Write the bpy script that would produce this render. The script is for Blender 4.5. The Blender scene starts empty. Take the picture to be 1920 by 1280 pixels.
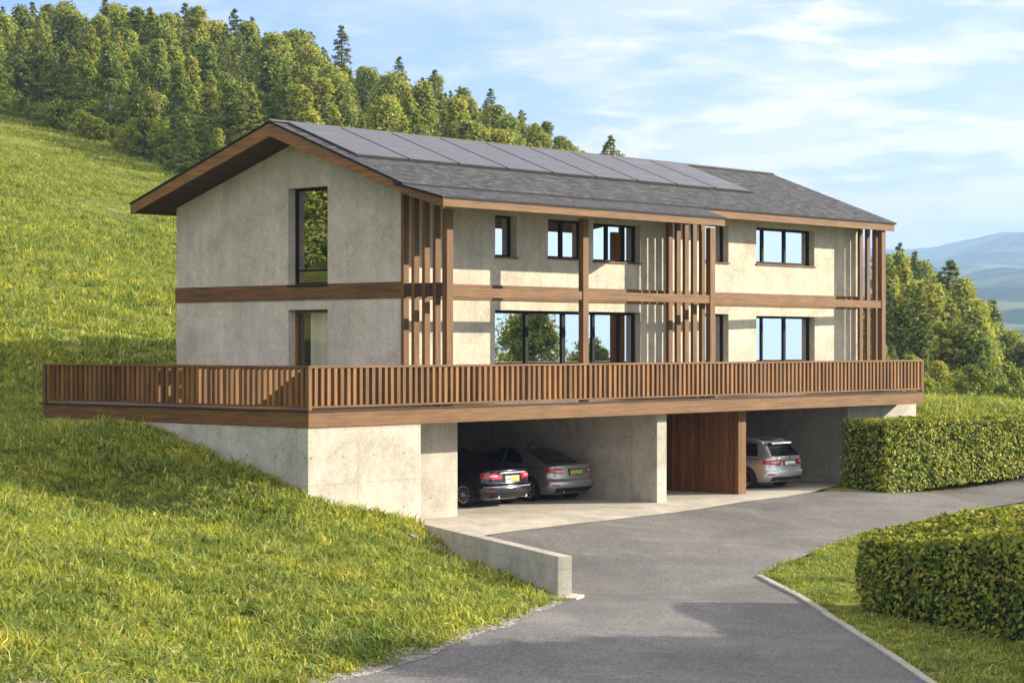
import bpy, bmesh, math, random
import numpy as np
from mathutils import Vector, Matrix

R = math.radians
random.seed(7); rng = np.random.default_rng(11)
scene = bpy.context.scene
col = scene.collection

# ------------------------------------------------------------------ camera frame (metres, X along the facade, Y into the hill)
CX, CY, CH = -31.496, -34.386, 4.306
YAW = R(48.074); FPX, HOR = 3901.6, 646.44
FW = np.array([math.sin(YAW), math.cos(YAW)]); RT = np.array([math.cos(YAW), -math.sin(YAW)])
def uw(u, w): return CX + u*RT[0] + w*FW[0], CY + u*RT[1] + w*FW[1]
def to_uw(x, y):
    dx, dy = np.asarray(x)-CX, np.asarray(y)-CY
    return dx*RT[0]+dy*RT[1], dx*FW[0]+dy*FW[1]
def onY(px, py, Y):                    # point seen at a pixel on the upright plane Y
    t = (px-960)/FPX; B = Y-CY
    A = (t*FW[1]*B - RT[1]*B)/(RT[0]-t*FW[0])
    w = A*FW[0]+B*FW[1]
    return CX+A, CH-(py-HOR)/FPX*w
def onX(px, py, X):
    t = (px-960)/FPX; A = X-CX
    B = (RT[0]*A - t*FW[0]*A)/(t*FW[1]-RT[1])
    w = A*FW[0]+B*FW[1]
    return CY+B, CH-(py-HOR)/FPX*w

HAZE = 2.0e-4
SUN_AZ, SUN_EL = 50.0, 19.5            # degrees right of the facade normal, above horizon
SUN_DIR = Vector((math.sin(R(SUN_AZ))*math.cos(R(SUN_EL)), -math.cos(R(SUN_AZ))*math.cos(R(SUN_EL)), math.sin(R(SUN_EL))))

# ------------------------------------------------------------------ ground height: thin plate spline through surveyed points
def zr(Y):
    Y = np.asarray(Y, float)
    d = np.maximum(0, -Y)
    return -(0.075*np.minimum(d, 8) + 0.04*np.maximum(0, d-8))
ctl = []
for x, y in [(5,-2),(10,-1),(16,-1),(22,-1),(28,-2),(5,-5),(9,-5),(15,-5),(22,-5),(30,-5),(1,-9),(6,-10),(-3,-14),(2,-16),(-7,-19),(-2,-21),
             (-13,-25),(-8,-27),(40,-6),(14,-9),(12,-14),(8,-20),(22,-12),(32,-12),(10,.5),(18,.5),(24,.5),(48,-10),(-18,-32),(-10,-36)]:
    ctl.append((x, y, float(zr(y))))
ctl += [(0,10,2.2),(1.7,-.1,.48),(3.2,-.1,.12),(1.6,-2.7,-.42),(.6,-4.9,-.54),(-.6,-7.4,-.66),(5,14,3.0),(16,14,2.6),(26,12,2.2),(27,7,1.2)]
for px, py, z in [(0,1280,.1),(300,1280,-.3),(560,1280,-.75),(0,1100,.45),(300,1100,.12),(600,1100,-.12),(800,1050,-.15),(850,1180,-.5),(0,950,1.05),(300,950,.72),(450,930,.82),(0,860,1.7),(650,985,.3)]:
    w = (CH-z)*FPX/(py-HOR); ctl.append((*uw((px-960)/FPX*w, w), z))
for px, py in [(577,937),(540,919),(500,901),(455,881),(410,861),(370,843),(330,825),(290,812),(256,800),(180,802),(110,796)]:
    _y, _z = onX(px, py, -.05); ctl.append((-.05, _y, _z)); ctl.append((-1.2, _y, _z+.02))
for k, lst in {-.246:[(60,3.9),(80,7.2),(120,14),(180,24.2),(220,31),(260,36),(310,37)], -.1615:[(64,4.0),(80,6.4),(120,12),(160,17.6),(200,25),(255,34),(310,33)],
               -.0667:[(74,3.2),(120,9),(180,19),(255,30),(310,29)], .01:[(78,2.6),(120,6),(180,14),(250,23),(310,21)], .064:[(88,2),(120,4),(180,9),(245,17.5),(310,15)],
               .187:[(75,1.8),(100,.8),(150,2),(215,5.5),(280,3)], .246:[(75,1.9),(88,1.0),(110,-2),(150,-4),(190,-4),(240,-7),(310,-15)],
               .36:[(66,-.3),(100,-6),(200,-16),(310,-30)], -.5:[(40,3.6),(80,12),(160,27),(260,38)], -.34:[(30,1.0),(45,2.6)]}.items():
    for w, z in lst: ctl.append((*uw(k*w, w), z))
for u, w, z in [(-105,43,20),(-60,30,7.5),(-25,18,1.3),(-160,43,32),(-170,160,50),(20,35,-1),(30,45,-1),(40,60,-.9),(70,50,-3),(60,20,-2.2),(0,8,-2.),(-12,10,-1.3),(-40,3,1.2),(120,60,-8),(150,150,-25),(-100,-10,6),(100,-20,-5),(0,-30,-3.2)]:
    ctl.append((*uw(u, w), z))
ctl = np.array(ctl)
def tps_phi(d2): return np.where(d2 > 1e-9, .5*d2*np.log(np.maximum(d2, 1e-9)), 0.)
_n = len(ctl); _P = np.c_[np.ones(_n), ctl[:,:2]/50]
_c = ctl[:,:2]/50
_K = tps_phi(((_c[:,None]-_c[None])**2).sum(-1)) + 2e-5*np.eye(_n)
_A = np.block([[_K, _P],[_P.T, np.zeros((3,3))]])
_S = np.linalg.solve(_A, np.r_[ctl[:,2], 0,0,0])
def H(x, y):
    x = np.atleast_1d(np.asarray(x, float)).ravel(); y = np.atleast_1d(np.asarray(y, float)).ravel()
    out = np.empty(len(x))
    for i in range(0, len(x), 20000):
        q = np.c_[x[i:i+20000], y[i:i+20000]]/50
        out[i:i+20000] = tps_phi(((q[:,None]-_c[None])**2).sum(-1))@_S[:_n] + _S[_n] + q@_S[_n+1:]
    return out
def h1(x, y): return float(H(x, y)[0])
def gp(px, py):                        # where the ray through a pixel meets the ground
    t = (py-HOR)/FPX; w = 15.
    for i in range(4000):
        x, y = uw((px-960)/FPX*w, w)
        if h1(x, y) >= CH-t*w: break
        w += .05 if w < 90 else .5
    return x, y

# ------------------------------------------------------------------ mesh helpers
class MB:
    def __init__(s): s.v = []; s.f = []; s.m = []; s.uv = None
    def quad(s, *pts, mi=0):
        n = len(s.v); s.v += [tuple(map(float, p)) for p in pts]; s.f.append(tuple(range(n, n+len(pts)))); s.m.append(mi)
    def box(s, x0, x1, y0, y1, z0, z1, mi=0):
        n = len(s.v)
        s.v += [(x0,y0,z0),(x1,y0,z0),(x1,y1,z0),(x0,y1,z0),(x0,y0,z1),(x1,y0,z1),(x1,y1,z1),(x0,y1,z1)]
        for f in [(0,3,2,1),(4,5,6,7),(0,1,5,4),(1,2,6,5),(2,3,7,6),(3,0,4,7)]:
            s.f.append(tuple(n+i for i in f)); s.m.append(mi)
        return s
    def prism(s, poly, d):             # extrude a 3-D polygon by vector d
        n = len(s.v); k = len(poly); d = Vector(d)
        s.v += [tuple(Vector(p)) for p in poly] + [tuple(Vector(p)+d) for p in poly]
        s.f.append(tuple(range(n, n+k))[::-1]); s.f.append(tuple(range(n+k, n+2*k)))
        for i in range(k):
            j = (i+1) % k; s.f.append((n+i, n+j, n+k+j, n+k+i))
        s.m += [0]*(k+2); return s
    def tube(s, pts, rad, seg=8):
        n0 = len(s.v); k = len(pts)
        for i, p in enumerate(pts):
            p = Vector(p); t = (Vector(pts[min(i+1,k-1)])-Vector(pts[max(i-1,0)])).normalized()
            a = t.orthogonal().normalized(); b = t.cross(a)
            r = rad[i] if hasattr(rad, '__len__') else rad
            for j in range(seg):
                an = 2*math.pi*j/seg; s.v.append(tuple(p+(a*math.cos(an)+b*math.sin(an))*r))
        for i in range(k-1):
            for j in range(seg):
                q = (j+1) % seg; s.f.append((n0+i*seg+j, n0+i*seg+q, n0+(i+1)*seg+q, n0+(i+1)*seg+j)); s.m.append(0)
        s.f.append(tuple(n0+j for j in range(seg))[::-1]); s.f.append(tuple(n0+(k-1)*seg+j for j in range(seg))); s.m += [0,0]
        return s
    def grid(s, rows):                 # rows: list of equal-length point lists
        n = len(s.v); k = len(rows[0])
        for r in rows: s.v += [tuple(map(float, p)) for p in r]
        for i in range(len(rows)-1):
            for j in range(k-1):
                s.f.append((n+i*k+j, n+i*k+j+1, n+(i+1)*k+j+1, n+(i+1)*k+j)); s.m.append(0)
        return s
def mesh_from(name, V, F=None, quads=None, smooth=False):
    me = bpy.data.meshes.new(name)
    if quads is not None:
        V = np.asarray(V, np.float32); quads = np.asarray(quads, np.int32); nq, k = quads.shape
        me.vertices.add(len(V)); me.vertices.foreach_set('co', V.ravel())
        me.loops.add(nq*k); me.loops.foreach_set('vertex_index', quads.ravel())
        me.polygons.add(nq); me.polygons.foreach_set('loop_start', np.arange(0, nq*k, k, dtype=np.int32))
        me.polygons.foreach_set('loop_total', np.full(nq, k, np.int32))
        me.update(calc_edges=True); me.validate()
    else:
        me.from_pydata(V, [], F); me.update()
    if smooth: me.polygons.foreach_set('use_smooth', np.ones(len(me.polygons), bool))
    return me
def link(name, me, mats, parent=None):
    o = bpy.data.objects.new(name, me); col.objects.link(o)
    for m in (mats if isinstance(mats, (list, tuple)) else [mats]):
        if m and m.name not in [x.name for x in me.materials if x]: me.materials.append(m)
    if parent:
        o.parent = parent
        if parent.get('_root') and parent.get('_world'): o.location = -Vector(parent.location)
    return o
def build(name, mb, mats, parent=None, bevel=0, smooth=False, fixn=True):
    me = mesh_from(name, mb.v, mb.f, smooth=smooth)
    if fixn:
        bm = bmesh.new(); bm.from_mesh(me); bmesh.ops.recalc_face_normals(bm, faces=bm.faces); bm.to_mesh(me); bm.free()
    o = link(name, me, mats, parent)
    if any(mb.m) : me.polygons.foreach_set('material_index', mb.m)
    if bevel:
        b = o.modifiers.new('edge', 'BEVEL'); b.width = bevel; b.segments = 2; b.limit_method = 'ANGLE'
    return o
def tag(o, label=None, cat=None, group=None, kind=None):
    if label: o['label'] = label
    if cat: o['category'] = cat
    if group: o['group'] = group
    if kind: o['kind'] = kind
    return o
def empty(name, loc, world=False):
    o = bpy.data.objects.new(name, None); o.location = loc; col.objects.link(o); o.empty_display_size = .3
    o['_root'] = 1; o['_world'] = 1 if world else 0
    return o

# ------------------------------------------------------------------ materials
def newmat(name):
    m = bpy.data.materials.new(name); m.use_nodes = True
    nt = m.node_tree; nt.nodes.clear()
    out = nt.nodes.new('ShaderNodeOutputMaterial'); b = nt.nodes.new('ShaderNodeBsdfPrincipled')
    nt.links.new(b.outputs[0], out.inputs[0])
    return m, nt, b, out
def N(nt, t, **kw):
    n = nt.nodes.new(t)
    for k, v in kw.items():
        if k.startswith('i_'):
            key = k[2:]; key = int(key) if key.isdigit() else key.replace('_', ' ')
            n.inputs[key].default_value = v
        else: setattr(n, k, v)
    return n
def ramp(nt, src, stops):
    r = nt.nodes.new('ShaderNodeValToRGB'); nt.links.new(src, r.inputs[0])
    while len(r.color_ramp.elements) < len(stops): r.color_ramp.elements.new(.5)
    for e, (p, c) in zip(r.color_ramp.elements, stops):
        e.position = p; e.color = (*c, 1) if len(c) == 3 else c
    return r
def coords(nt, scale=(1,1,1), kind='Object', rot=(0,0,0)):
    tc = nt.nodes.new('ShaderNodeTexCoord'); mp = nt.nodes.new('ShaderNodeMapping')
    mp.inputs['Scale'].default_value = scale; mp.inputs['Rotation'].default_value = rot
    nt.links.new(tc.outputs[kind], mp.inputs[0]); return mp.outputs[0]
def noise(nt, vec, scale, detail=4, rough=.6, dist=0):
    n = N(nt, 'ShaderNodeTexNoise', i_Scale=scale, i_Detail=detail, i_Roughness=rough, i_Distortion=dist)
    nt.links.new(vec, n.inputs['Vector']); return n.outputs['Fac']
def mix(nt, fac, a, b, mode='MIX'):
    n = N(nt, 'ShaderNodeMix', data_type='RGBA', blend_type=mode)
    for s, v in ((n.inputs[0], fac), (n.inputs[6], a), (n.inputs[7], b)):
        if isinstance(v, (int, float)): s.default_value = v
        elif isinstance(v, tuple): s.default_value = (*v, 1)
        else: nt.links.new(v, s)
    return n.outputs[2]
def math_(nt, op, a, b=0., c=None):
    n = N(nt, 'ShaderNodeMath', operation=op)
    for i, v in enumerate((a, b) if c is None else (a, b, c)):
        if isinstance(v, (int, float)): n.inputs[i].default_value = v
        else: nt.links.new(v, n.inputs[i])
    return n.outputs[0]
def bump(nt, b, hgt, strength=.3, dist=.02):
    n = N(nt, 'ShaderNodeBump', i_Strength=strength, i_Distance=dist); nt.links.new(hgt, n.inputs['Height'])
    nt.links.new(n.outputs[0], b.inputs['Normal'])
def flat(name, c, rough=.5, metal=0., spec=.5, coat=0.):
    m, nt, b, o = newmat(name)
    b.inputs['Base Color'].default_value = (*c, 1); b.inputs['Roughness'].default_value = rough; b.inputs['Metallic'].default_value = metal
    b.inputs['Specular IOR Level'].default_value = spec; b.inputs['Coat Weight'].default_value = coat; b.inputs['Coat Roughness'].default_value = .04
    return m
def mat_plaster():
    m, nt, b, o = newmat('plaster'); v = coords(nt)
    n1 = noise(nt, v, .75, 7, .68, .5); n2 = noise(nt, v, 2.6, 7, .75); n3 = noise(nt, v, 16, 4, .7)
    c = ramp(nt, n1, [(.33,(.38,.33,.245)),(.5,(.545,.49,.375)),(.66,(.68,.62,.495))]).outputs[0]
    c = mix(nt, math_(nt, 'MULTIPLY', ramp(nt, n2, [(.48,(0,0,0)),(.68,(1,1,1))]).outputs[0], .50), c, (.33,.295,.235))
    st = noise(nt, coords(nt, (2.6,2.6,.22)), 1.3, 5, .6)
    c = mix(nt, math_(nt, 'MULTIPLY', ramp(nt, st, [(.5,(0,0,0)),(.68,(1,1,1))]).outputs[0], .35), c, (.29,.265,.215))
    c = mix(nt, .28, c, ramp(nt, n3, [(.3,(.22,.2,.16)),(.7,(.80,.75,.66))]).outputs[0])
    nt.links.new(c, b.inputs['Base Color']); b.inputs['Roughness'].default_value = .92; b.inputs['Specular IOR Level'].default_value = .15
    bump(nt, b, mix(nt, .5, n2, n3), .35, .012); return m
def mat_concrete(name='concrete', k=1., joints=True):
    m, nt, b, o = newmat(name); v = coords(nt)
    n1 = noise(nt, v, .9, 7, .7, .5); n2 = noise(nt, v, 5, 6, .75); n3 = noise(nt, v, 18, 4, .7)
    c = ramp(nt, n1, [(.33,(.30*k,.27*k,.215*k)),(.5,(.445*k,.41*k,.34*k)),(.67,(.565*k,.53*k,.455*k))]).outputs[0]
    st = noise(nt, coords(nt, (1.7,1.7,.25)), 1.6, 6, .65)
    c = mix(nt, math_(nt, 'MULTIPLY', ramp(nt, st, [(.48,(0,0,0)),(.7,(1,1,1))]).outputs[0], .38), c, (.24*k,.225*k,.19*k))
    c = mix(nt, math_(nt, 'MULTIPLY', ramp(nt, n2, [(.5,(0,0,0)),(.72,(1,1,1))]).outputs[0], .45), c, (.23*k,.21*k,.175*k))
    pit = ramp(nt, noise(nt, v, 24, 2, .5), [(.70,(0,0,0)),(.76,(1,1,1))]).outputs[0]
    c = mix(nt, math_(nt, 'MULTIPLY', pit, .35), c, (.15*k,.14*k,.12*k))
    c = mix(nt, .25, c, ramp(nt, n3, [(.3,(.17,.16,.14)),(.7,(.70,.67,.61))]).outputs[0])
    if joints:
        sx = N(nt, 'ShaderNodeSeparateXYZ'); nt.links.new(v, sx.inputs[0])
        a = math_(nt, 'ADD', sx.outputs[0], sx.outputs[1])
        def line(s, period, off, wd):
            f = math_(nt, 'FRACT', math_(nt, 'MULTIPLY', math_(nt, 'ADD', s, off), 1/period))
            return math_(nt, 'LESS_THAN', f, wd/period)
        l = math_(nt, 'MAXIMUM', line(a, 1.95, .35, .012), line(sx.outputs[2], 1.25, .1, .012)) if k == 1. else line(a, 2.6, 1.1, .03)
        c = mix(nt, math_(nt, 'MULTIPLY', l, .45), c, (.14*k,.13*k,.11*k))
        def off(q, period): return math_(nt, 'MULTIPLY', math_(nt, 'SUBTRACT', math_(nt, 'FRACT', math_(nt, 'MULTIPLY', q, 1/period)), .5), period)
        qx, qz = off(math_(nt, 'ADD', a, .35), .975), off(math_(nt, 'ADD', sx.outputs[2], .1), 1.25)
        d2 = math_(nt, 'ADD', math_(nt, 'MULTIPLY', qx, qx), math_(nt, 'MULTIPLY', qz, qz))
        c = mix(nt, math_(nt, 'MULTIPLY', math_(nt, 'LESS_THAN', d2, .0008), .6), c, (.09*k,.085*k,.075*k))
    nt.links.new(c, b.inputs['Base Color']); b.inputs['Roughness'].default_value = .85; b.inputs['Specular IOR Level'].default_value = .25
    bump(nt, b, mix(nt, .5, n2, n3), .3, .01); return m
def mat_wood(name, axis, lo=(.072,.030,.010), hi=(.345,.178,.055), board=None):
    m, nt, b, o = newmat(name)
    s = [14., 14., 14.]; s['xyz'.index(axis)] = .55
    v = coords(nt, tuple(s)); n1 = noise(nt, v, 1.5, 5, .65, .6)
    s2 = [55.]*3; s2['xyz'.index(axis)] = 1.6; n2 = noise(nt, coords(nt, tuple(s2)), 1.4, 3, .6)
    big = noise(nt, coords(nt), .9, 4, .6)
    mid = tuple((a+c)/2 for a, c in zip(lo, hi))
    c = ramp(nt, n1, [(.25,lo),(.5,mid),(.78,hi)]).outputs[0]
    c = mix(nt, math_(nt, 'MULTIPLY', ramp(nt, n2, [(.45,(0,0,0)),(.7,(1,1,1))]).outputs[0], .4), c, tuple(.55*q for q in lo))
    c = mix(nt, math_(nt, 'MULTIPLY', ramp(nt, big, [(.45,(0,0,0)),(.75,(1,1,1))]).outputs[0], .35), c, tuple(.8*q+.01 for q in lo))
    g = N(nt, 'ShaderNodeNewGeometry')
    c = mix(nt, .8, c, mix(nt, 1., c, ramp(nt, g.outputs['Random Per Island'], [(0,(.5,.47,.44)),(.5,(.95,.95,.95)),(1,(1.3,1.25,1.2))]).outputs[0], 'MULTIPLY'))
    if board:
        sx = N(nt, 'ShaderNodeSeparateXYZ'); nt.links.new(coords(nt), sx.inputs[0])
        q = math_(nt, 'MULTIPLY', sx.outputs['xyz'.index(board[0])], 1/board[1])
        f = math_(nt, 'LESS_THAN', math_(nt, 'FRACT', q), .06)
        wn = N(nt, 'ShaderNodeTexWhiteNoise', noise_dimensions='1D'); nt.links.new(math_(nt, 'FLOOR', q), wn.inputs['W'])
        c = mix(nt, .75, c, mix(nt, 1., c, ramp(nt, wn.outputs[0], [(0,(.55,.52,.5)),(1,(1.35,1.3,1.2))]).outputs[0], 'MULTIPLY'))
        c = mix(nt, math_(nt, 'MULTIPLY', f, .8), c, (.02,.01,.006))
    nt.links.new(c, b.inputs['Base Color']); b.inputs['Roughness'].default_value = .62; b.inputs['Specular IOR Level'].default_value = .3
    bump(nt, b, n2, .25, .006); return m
def mat_slate():
    m, nt, b, o = newmat('slate')
    tc = N(nt, 'ShaderNodeTexCoord'); uv = tc.outputs['UV']
    br = N(nt, 'ShaderNodeTexBrick', i_Scale=1., i_Mortar_Size=.05, i_Brick_Width=.5, i_Row_Height=.34, offset=.5)
    br.inputs['Color1'].default_value = (.018,.018,.022,1); br.inputs['Color2'].default_value = (.066,.066,.073,1); br.inputs['Mortar'].default_value = (.012,.012,.015,1)
    nt.links.new(uv, br.inputs[0])
    n = noise(nt, uv, 1.1, 6, .7)
    mp2 = N(nt, 'ShaderNodeMapping'); mp2.inputs['Scale'].default_value = (1.5, 3.2, 1); nt.links.new(uv, mp2.inputs[0]); n2 = noise(nt, mp2.outputs[0], 1.6, 6, .8)
    c = mix(nt, .62, br.outputs[0], ramp(nt, n2, [(.38,(.009,.009,.012)),(.5,(.038,.038,.043)),(.62,(.14,.139,.145))]).outputs[0])
    c = mix(nt, math_(nt, 'MULTIPLY', ramp(nt, n, [(.5,(0,0,0)),(.75,(1,1,1))]).outputs[0], .3), c, (.16,.15,.125))
    nt.links.new(c, b.inputs['Base Color']); b.inputs['Roughness'].default_value = .5
    sx = N(nt, 'ShaderNodeSeparateXYZ'); nt.links.new(uv, sx.inputs[0])
    saw = math_(nt, 'FRACT', math_(nt, 'MULTIPLY', sx.outputs[1], 1/.34))
    hgt = math_(nt, 'ADD', math_(nt, 'MULTIPLY', saw, -1.), math_(nt, 'MULTIPLY', n2, 1.2))
    bump(nt, b, hgt, .8, .03); b.inputs['Roughness'].default_value = .62; b.inputs['Specular IOR Level'].default_value = .3; return m
def mat_solar():
    m, nt, b, o = newmat('solar_glass')
    tc = N(nt, 'ShaderNodeTexCoord'); uv = tc.outputs['UV']
    br = N(nt, 'ShaderNodeTexBrick', i_Scale=1., i_Mortar_Size=.008, i_Brick_Width=.16, i_Row_Height=.16, offset=0.)
    br.inputs['Color1'].default_value = (.030,.032,.040,1); br.inputs['Color2'].default_value = (.045,.046,.055,1); br.inputs['Mortar'].default_value = (.075,.075,.082,1)
    nt.links.new(uv, br.inputs[0]); n = noise(nt, coords(nt, (.7,2.2,1)), 1.3, 6, .7)
    c = mix(nt, math_(nt, 'MULTIPLY', ramp(nt, n, [(.42,(0,0,0)),(.65,(1,1,1))]).outputs[0], .7), br.outputs[0], (.115,.108,.108))
    nt.links.new(c, b.inputs['Base Color'])
    r = ramp(nt, n, [(.35,(.22,.22,.22)),(.65,(.5,.5,.5))]); nt.links.new(r.outputs[0], b.inputs['Roughness'])
    return m
def mat_asphalt():
    m, nt, b, o = newmat('asphalt'); v = coords(nt)
    n1 = noise(nt, v, .30, 7, .7, .6); n2 = noise(nt, v, 2.4, 6, .75); n3 = noise(nt, v, 17, 5, .8); n4 = noise(nt, v, 70, 3, .7)
    c = ramp(nt, n1, [(.34,(.108,.107,.108)),(.5,(.152,.150,.150)),(.66,(.205,.201,.197))]).outputs[0]
    c = mix(nt, math_(nt, 'MULTIPLY', ramp(nt, n2, [(.46,(0,0,0)),(.7,(1,1,1))]).outputs[0], .45), c, (.115,.109,.105))
    c = mix(nt, .75, c, mix(nt, 1., c, ramp(nt, n3, [(.36,(.45,.45,.46)),(.5,(1,1,1)),(.64,(1.65,1.62,1.55))]).outputs[0], 'MULTIPLY'))
    c = mix(nt, .35, c, mix(nt, 1., c, ramp(nt, n4, [(.35,(.3,.3,.3)),(.65,(1.8,1.75,1.7))]).outputs[0], 'MULTIPLY'))
    # cracks
    vo = N(nt, 'ShaderNodeTexVoronoi', feature='DISTANCE_TO_EDGE', i_Scale=.22)
    dn = N(nt, 'ShaderNodeTexNoise', i_Scale=1.3, i_Detail=4.); nt.links.new(v, dn.inputs['Vector'])
    va = N(nt, 'ShaderNodeVectorMath', operation='ADD'); vs = N(nt, 'ShaderNodeVectorMath', operation='SCALE', i_Scale=.7)
    nt.links.new(dn.outputs['Color'], vs.inputs[0]); nt.links.new(v, va.inputs[0]); nt.links.new(vs.outputs[0], va.inputs[1]); nt.links.new(va.outputs[0], vo.inputs['Vector'])
    cr = math_(nt, 'LESS_THAN', vo.outputs['Distance'], .0025)
    c = mix(nt, math_(nt, 'MULTIPLY', cr, .12), c, (.05,.05,.05))
    nt.links.new(c, b.inputs['Base Color']); b.inputs['Roughness'].default_value = .88; b.inputs['Specular IOR Level'].default_value = .3
    bump(nt, b, mix(nt, .5, n3, n4), .5, .012); return m
def mat_gravel():
    m, nt, b, o = newmat('gravel_shoulder'); v = coords(nt)
    vo = N(nt, 'ShaderNodeTexVoronoi', i_Scale=16.); nt.links.new(v, vo.inputs['Vector']); sp = N(nt, 'ShaderNodeSeparateColor'); nt.links.new(vo.outputs['Color'], sp.inputs[0])
    c = ramp(nt, sp.outputs[0], [(0,(.10,.095,.085)),(.5,(.24,.225,.20)),(1,(.46,.44,.40))]).outputs[0]
    n = noise(nt, v, 1.4, 6, .7); c = mix(nt, math_(nt, 'MULTIPLY', ramp(nt, n, [(.42,(0,0,0)),(.62,(1,1,1))]).outputs[0], .7), c, (.13,.125,.11))
    nt.links.new(c, b.inputs['Base Color']); b.inputs['Roughness'].default_value = .95; bump(nt, b, vo.outputs['Distance'], .7, .03); return m
def mat_ground():
    m, nt, b, o = newmat('meadow_soil'); v = coords(nt)
    n1 = noise(nt, v, .08, 5, .6, .6); n2 = noise(nt, v, .9, 6, .7); n3 = noise(nt, v, 9, 4, .7)
    c = ramp(nt, n2, [(.33,(.075,.070,.040)),(.5,(.13,.15,.035)),(.68,(.24,.27,.055))]).outputs[0]
    c = mix(nt, math_(nt, 'MULTIPLY', ramp(nt, n1, [(.42,(0,0,0)),(.65,(1,1,1))]).outputs[0], .5), c, (.33,.34,.06))
    c = mix(nt, .4, c, mix(nt, 1., c, ramp(nt, n3, [(.3,(.35,.4,.3)),(.7,(1.5,1.5,1.4))]).outputs[0], 'MULTIPLY'))
    nt.links.new(c, b.inputs['Base Color']); b.inputs['Roughness'].default_value = .95; b.inputs['Specular IOR Level'].default_value = .1
    bump(nt, b, n3, .6, .05); return m
def mat_leaf(name, cols, trans=.35, rough=.5, objvar=.5, spec=.3, patch=0.):
    m, nt, b, out = newmat(name)
    g = N(nt, 'ShaderNodeNewGeometry'); oi = N(nt, 'ShaderNodeObjectInfo')
    k = len(cols)
    c1 = ramp(nt, g.outputs['Random Per Island'], [(i/(k-1), c) for i, c in enumerate(cols)]).outputs[0]
    c = mix(nt, objvar, c1, mix(nt, 1., c1, ramp(nt, oi.outputs['Random'], [(0,(.5,.62,.58)),(.35,(.9,1.0,.85)),(.65,(1.08,1.08,.85)),(1,(1.25,1.12,.8))]).outputs[0], 'MULTIPLY'))
    if patch:
        n = noise(nt, coords(nt, kind='Object') if patch > 0 else g.outputs['Position'], abs(patch), 6, .72)
        c = mix(nt, .8, c, mix(nt, 1., c, ramp(nt, n, [(.34,(.42,.55,.48)),(.5,(1,1,1)),(.66,(1.45,1.28,1.0))]).outputs[0], 'MULTIPLY'))
    b.inputs['Roughness'].default_value = rough; b.inputs['Specular IOR Level'].default_value = spec
    nt.links.new(c, b.inputs['Base Color'])
    tr = N(nt, 'ShaderNodeBsdfTranslucent'); nt.links.new(mix(nt, 1., c, (1.25,1.15,.6), 'MULTIPLY'), tr.inputs[0])
    ms = N(nt, 'ShaderNodeMixShader', i_0=trans); nt.links.new(b.outputs[0], ms.inputs[1]); nt.links.new(tr.outputs[0], ms.inputs[2])
    nt.links.new(ms.outputs[0], out.inputs[0]); return m
def mat_pane(name, tint, refl):
    m, nt, b, out = newmat(name); nt.nodes.remove(b)
    gl = N(nt, 'ShaderNodeBsdfGlossy', i_Roughness=.0); gl.inputs[0].default_value = (.93,.91,.89,1)
    tr = N(nt, 'ShaderNodeBsdfTransparent'); tr.inputs[0].default_value = (*tint, 1)
    n = noise(nt, coords(nt), .8, 2, .5); bp = N(nt, 'ShaderNodeBump', i_Strength=.02, i_Distance=.02); nt.links.new(n, bp.inputs['Height']); nt.links.new(bp.outputs[0], gl.inputs['Normal'])
    ms = N(nt, 'ShaderNodeMixShader'); ms.inputs[0].default_value = refl; nt.links.new(tr.outputs[0], ms.inputs[1]); nt.links.new(gl.outputs[0], ms.inputs[2])
    nt.links.new(ms.outputs[0], out.inputs[0]); return m
def mat_hills():
    m, nt, b, o = newmat('far_hills'); v = coords(nt)
    vo = N(nt, 'ShaderNodeTexVoronoi', i_Scale=.0026); nt.links.new(coords(nt, (1,1.6,1), rot=(0,0,.4)), vo.inputs['Vector'])
    sp = N(nt, 'ShaderNodeSeparateColor'); nt.links.new(vo.outputs['Color'], sp.inputs[0])
    c = ramp(nt, sp.outputs[0], [(0,(.05,.085,.03)),(.35,(.10,.14,.05)),(.6,(.20,.20,.09)),(.8,(.08,.12,.04)),(1,(.28,.27,.15))]).outputs[0]
    f = ramp(nt, noise(nt, v, .003, 8, .64, .7), [(.47,(0,0,0)),(.53,(1,1,1))]).outputs[0]
    c = mix(nt, f, c, (.025,.045,.022))
    nt.links.new(c, b.inputs['Base Color']); b.inputs['Roughness'].default_value = 1; b.inputs['Specular IOR Level'].default_value = 0
    return m
def mat_bark(name, c0, c1):
    m, nt, b, o = newmat(name); n = noise(nt, coords(nt, (6,6,1.2)), 2, 5, .7)
    nt.links.new(ramp(nt, n, [(.3,c0),(.7,c1)]).outputs[0], b.inputs['Base Color']); b.inputs['Roughness'].default_value = .9
    bump(nt, b, n, .5, .03); return m

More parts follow.
